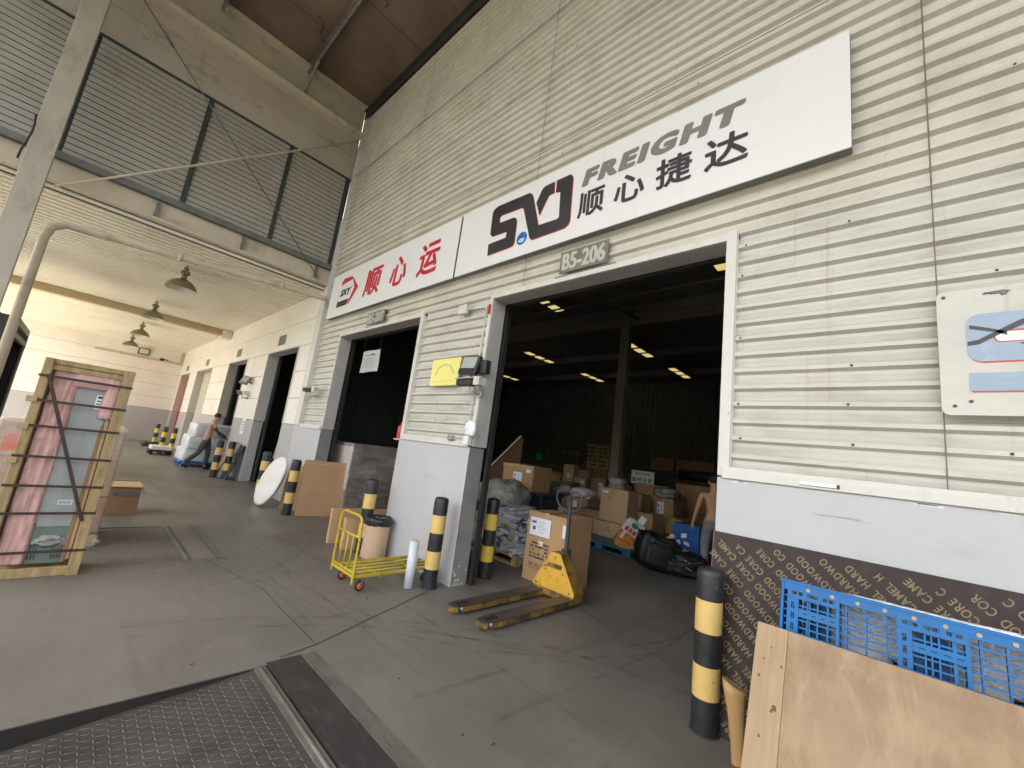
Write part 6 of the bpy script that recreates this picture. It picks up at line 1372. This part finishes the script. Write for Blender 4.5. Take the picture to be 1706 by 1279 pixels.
# ------------------------------------------------------------------ truck at the dock
tr = thing('box_truck', 'box truck backed to the platform with open dark cargo body', 'truck', (-13.75, -4.45, -1.25))
w2 = 1.28
b = MB(); b.box(-w2, -w2 + .06, -7, 0, 1.1, 4.2); b.box(w2 - .06, w2, -7, 0, 1.1, 4.2); b.box(-w2 + .06, w2 - .06, -7, 0, 1.1, 1.2); b.box(-w2 + .06, w2 - .06, -7, 0, 4.14, 4.2); b.box(-w2 + .06, w2 - .06, -7, -6.94, 1.2, 4.14); b.build('cargo_body', [M['truckdark']], tr)
b = MB(); b.box(-w2, w2, 0.002, .06, 3.82, 4.22); b.box(-w2, -w2 + .12, .002, .06, 1.1, 3.82); b.box(w2 - .12, w2, .002, .06, 1.1, 3.82); b.build('rear_frame', M['truckgrey'], tr, bevel=.03)
b = MB()
for k in range(6): b.tube(rc([(-w2 + .3 + .35 * k, .064, 3.93), (-w2 + .4 + .35 * k, .064, 4.05), (-w2 + .45 + .35 * k, .064, 3.92), (-w2 + .55 + .35 * k, .064, 4.02)]), .012, 5)
b.build('scrawl', M['ink'], tr)
b = MB(); b.box(-.5, .5, -9.5, 0, .75, 1.09); b.build('chassis', M['rubber'], tr)
b = MB(); b.box(-1.2, 1.2, -9.6, -7.3, .6, 3.2); b.build('cab', M['tan'], tr, bevel=.15)
for x in (-1.05, 1.05):
    for y in (-1.6, -8.4):
        b = MB(); b.T = Matrix.Translation((x, y, .5)) @ Matrix.Rotation(R(90), 4, 'Y'); b.lathe([(.25, -.15), (.48, -.15), (.5, -.1), (.5, .1), (.48, .15), (.25, .15)], 24); o = b.build('wheel', M['rubber'], tr)
        b = MB(); b.T = Matrix.Translation((x, y, .5)) @ Matrix.Rotation(R(90), 4, 'Y'); b.lathe([(0, -.1), (.25, -.12), (.25, .12), (0, .1)], 18); b.build('rim', M['metal'], o)
t = carton('carton', 'brown rounded load at the truck tail behind the crate', -15.3, -14.7, -4.2, -3.7, 0, .82, 'cardB', 'boxes on the platform floor')

# ------------------------------------------------------------------ right hand group: printed sheet, blue pallet, plywood, timber
t = thing('printed_plywood', 'dark film faced plywood sheet printed with gold CAMEL HARDWOOD CORE', 'plywood', (-0.985, -0.175, 0)); t.rotation_euler = (R(-6.2), 0, 0)
SW, SH = 2.44, 1.185
b = MB(); b.box(0, SW, 0, .016, 0, SH); b.build('sheet', M['filmply'], t, bevel=.002)
b = MB(); b.box(.0005, .0035, -.0008, .0165, 0.001, SH - .001); b.build('raw_edge', M['cardD'], t)
b = MB(); ang = R(138); ux, uz = math.cos(ang), math.sin(ang); vx, vz = -uz, ux; line = 'CAMEL HARDWOOD CORE      '
hgt = .043
line = 'CAMEL HARDWOOD CORE '; adv = {}
for ch in set(line):
    if ch != ' ': g_ = glyphs(ch, .018)[3]; adv[ch] = (g_[1] - g_[0], g_[3] - g_[2])
ref = adv['C'][1]; P0 = Vector((.10, 0, .985)); U = Vector((ux, 0, uz)); V_ = Vector((vx, 0, vz))
per = sum(.022 if c_ == ' ' else adv[c_][0] * hgt / ref * .72 + .0055 for c_ in line)
for rI in range(-34, 34):
    s_ = -6 * per + .004 * rI; k = 0
    while s_ < 2.2:
        ch = line[k % len(line)]; k += 1
        if ch == ' ': s_ += .022; continue
        w_, h_ = adv[ch]; w_ *= hgt / ref * .72; h_ *= hgt / ref
        o_ = P0 + V_ * (rI * .0785 + .004 * math.sin(rI * 2.3)) + U * s_; c_ = o_ + U * w_ * .5 - V_ * h_ * .5
        if .025 < c_.x < 1.9 and .03 < c_.z < SH - .022:
            put_text(b, ch, (o_.x, -.0012, o_.z), (ux * w_, 0, uz * w_), (-vx * h_, 0, -vz * h_) if False else (vx * h_, 0, vz * h_), .018)
        s_ += w_ + .0055
b.build('lettering', M['gold'], t, fix=False)

# blue pallet: local x = width, z = height, y = depth (front face towards -Y)
t = thing('plastic_pallet', 'bright blue slotted plastic pallet standing on edge behind the plywood', 'pallet', (-0.512, -0.62, 0)); t.rotation_euler = (R(-11), 0, 0)
PW, PH, PD = 1.15, 1.06, .12
b = MB()
b.box(0, PW, 0, PD, PH - .014, PH); b.box(0, PW, 0, PD, 0, .014); b.box(0, .014, 0, PD, .014, PH - .014); b.box(PW - .014, PW, 0, PD, .014, PH - .014)
b.build('outer_rim', M['blueplastic'], t, bevel=.004)
def slotted(mb, x0, x1, z0, z1, y, horiz=True, n=4, wbar=.020, th=.012):
    """a plate with a row of oblong slots, built as bars"""
    if horiz:
        mb.box(x0, x1, y, y + th, z0, z0 + .018); mb.box(x0, x1, y, y + th, z1 - .018, z1)
        for k in range(n + 1): x = x0 + (x1 - x0 - wbar) * k / n; mb.box(x, x + wbar, y + .0005, y + th - .0005, z0 + .018, z1 - .018)
    else:
        mb.box(x0, x0 + .018, y, y + th, z0, z1); mb.box(x1 - .018, x1, y, y + th, z0, z1)
        for k in range(n + 1): z = z0 + (z1 - z0 - wbar) * k / n; mb.box(x0 + .018, x1 - .018, y + .0005, y + th - .0005, z, z + wbar)
for (x0, x1) in ((.03, .25), (.46, .69), (.90, 1.12)):
    for (z0, z1) in ((.80, 1.03), (.42, .65), (.03, .26)):
        b = MB()
        slotted(b, x0, x1, z1 - .055, z1, .0, True, 3); slotted(b, x0, x0 + .05, z0, z1 - .056, .0, False, 3); slotted(b, x0 + .051, x1, z0 + .09, z0 + .13, .001, True, 4)
        for k in range(6): x = x0 + (x1 - x0 - .008) * k / 5; b.box(x, x + .007, .012, PD - .001, z0 - .06, z1 - .02)
        b.box(x0, x1, .013, .02, z0, z0 + .012); b.box(x1 - .014, x1, .0, PD - .002, z0, z1 - .056)
        b.box(x0 + .06, x1 - .06, PD - .022, PD - .012, z0, z1 - .06)
        b.build('corner_block', M['blueplastic'], t)
b = MB()
for z in (.975, .94, .905, .87, .835, .80, .765, .73, .695, .30, .335, .37): b.box(.015, PW - .015, .016, .045, z, z + .008)
for k in range(15): x = .05 + 1.04 * k / 14; b.box(x, x + .006, .013, .06, .015, PH - .05)
b.build('deck_grid', M['blueplastic'], t)
b = MB(); b.box(.015, PW - .015, .004, .012, PH - .052, PH - .0145); b.build('top_flange', M['blueplastic'], t)
b = MB()
for k in range(10): x = .12 + .1 * k; b.tube([(x, .0035, PH - .033), (x, -.001, PH - .033)], .009, 10)
b.build('rivet', M['palewood'], t)
t = thing('bubble_wrap_bundle', 'silver crinkled wrapped goods glimpsed through the blue pallet', 'bundle', (-0.40, -0.40, 0)); t.rotation_euler = (R(-11), 0, 0)
b = MB(); b.blob((.53, .02, .90), (.56, .05, .13), 51, .12, 3, 60, 20, box=5); b.build('silver_wrap', M['foil'], t)
b = MB(); b.box(-.02, 1.05, .02, .07, 0, .62); b.build('carton_panel', M['cardB'], t)
for k in range(3): b = MB(); b.blob((.20 + .37 * k, -.02, .73), (.13, .05, .085), 60 + k, .05, 2, 22, 14, box=3); b.build('milky_jug', M['jug'], t)

t = thing('plywood_sheet', 'pale knotted plywood sheet leaning in front of the blue pallet', 'plywood', (-0.585, -0.95, 0)); t.rotation_euler = (R(-24), 0, 0)
b = MB(); b.box(.135, 1.22, 0, .018, 0, .90); b.build('sheet', M['ply'], t, bevel=.002)
b = MB(); b.box(0, .134, -.0015, .0165, 0.0, .901); pl_ = b.build('edge_plank', pm('weathered edge plank', (.36, .255, .15), .7, .15, 4, .08, 30, stretch=(9, 4, .7), dirt=(.30, .18, .085), dirt_amt=.7, dirt_scale=5, dirt_edge=(.52, .70), dirt_stretch=(6, 1, .7)), t, bevel=.002)
b = MB(); rr = random.Random(8)
for x, z, s_ in ((.105, .55, .012), (.095, .535, .007), (.03, .66, .006), (.07, .80, .004), (.055, .42, .006), (.12, .73, .005), (.09, .30, .006), (.02, .20, .007), (.115, .17, .004), (.045, .74, .004)):
    P = [(x + s_ * rr.uniform(.6, 1.1) * math.cos(q * math.pi / 5), z + s_ * 1.5 * rr.uniform(.6, 1.1) * math.sin(q * math.pi / 5)) for q in range(10)]
    b.prism(P, -.0022, -.0014)
b.build('knot', pm('dark knot', (.13, .065, .03), .7, .3, 40), pl_)
t = thing('timber_post', 'ochre timber offcut with rounded top beside the plywood', 'timber', (-0.715, -0.36, 0)); t.rotation_euler = (R(-3), R(-4), R(20))
b = MB(); n = 16; b.smooth = True
lev = [(0, .034, .02), (.1, .034, .022), (.25, .044, .03), (.34, .056, .038), (.385, .064, .042)]
vs_ = [(rx_ * math.cos(2 * math.pi * k / n), ry_ * math.sin(2 * math.pi * k / n), z + (.03 * -math.cos(2 * math.pi * k / n) if z > .38 else 0)) for z, rx_, ry_ in lev for k in range(n)]
b.add(vs_, [(i * n + k, i * n + (k + 1) % n, (i + 1) * n + (k + 1) % n, (i + 1) * n + k) for i in range(len(lev) - 1) for k in range(n)]); b.smooth = False; b.add(vs_[-n:], [tuple(range(n))])
b.build('shaft', M['ochre'], t)
b = MB(); b.add([(.9 * v[0], .9 * v[1], v[2] + .0025) for v in vs_[-n:]], [tuple(range(n))]); b.build('cut_end', M['cratewood'], t)
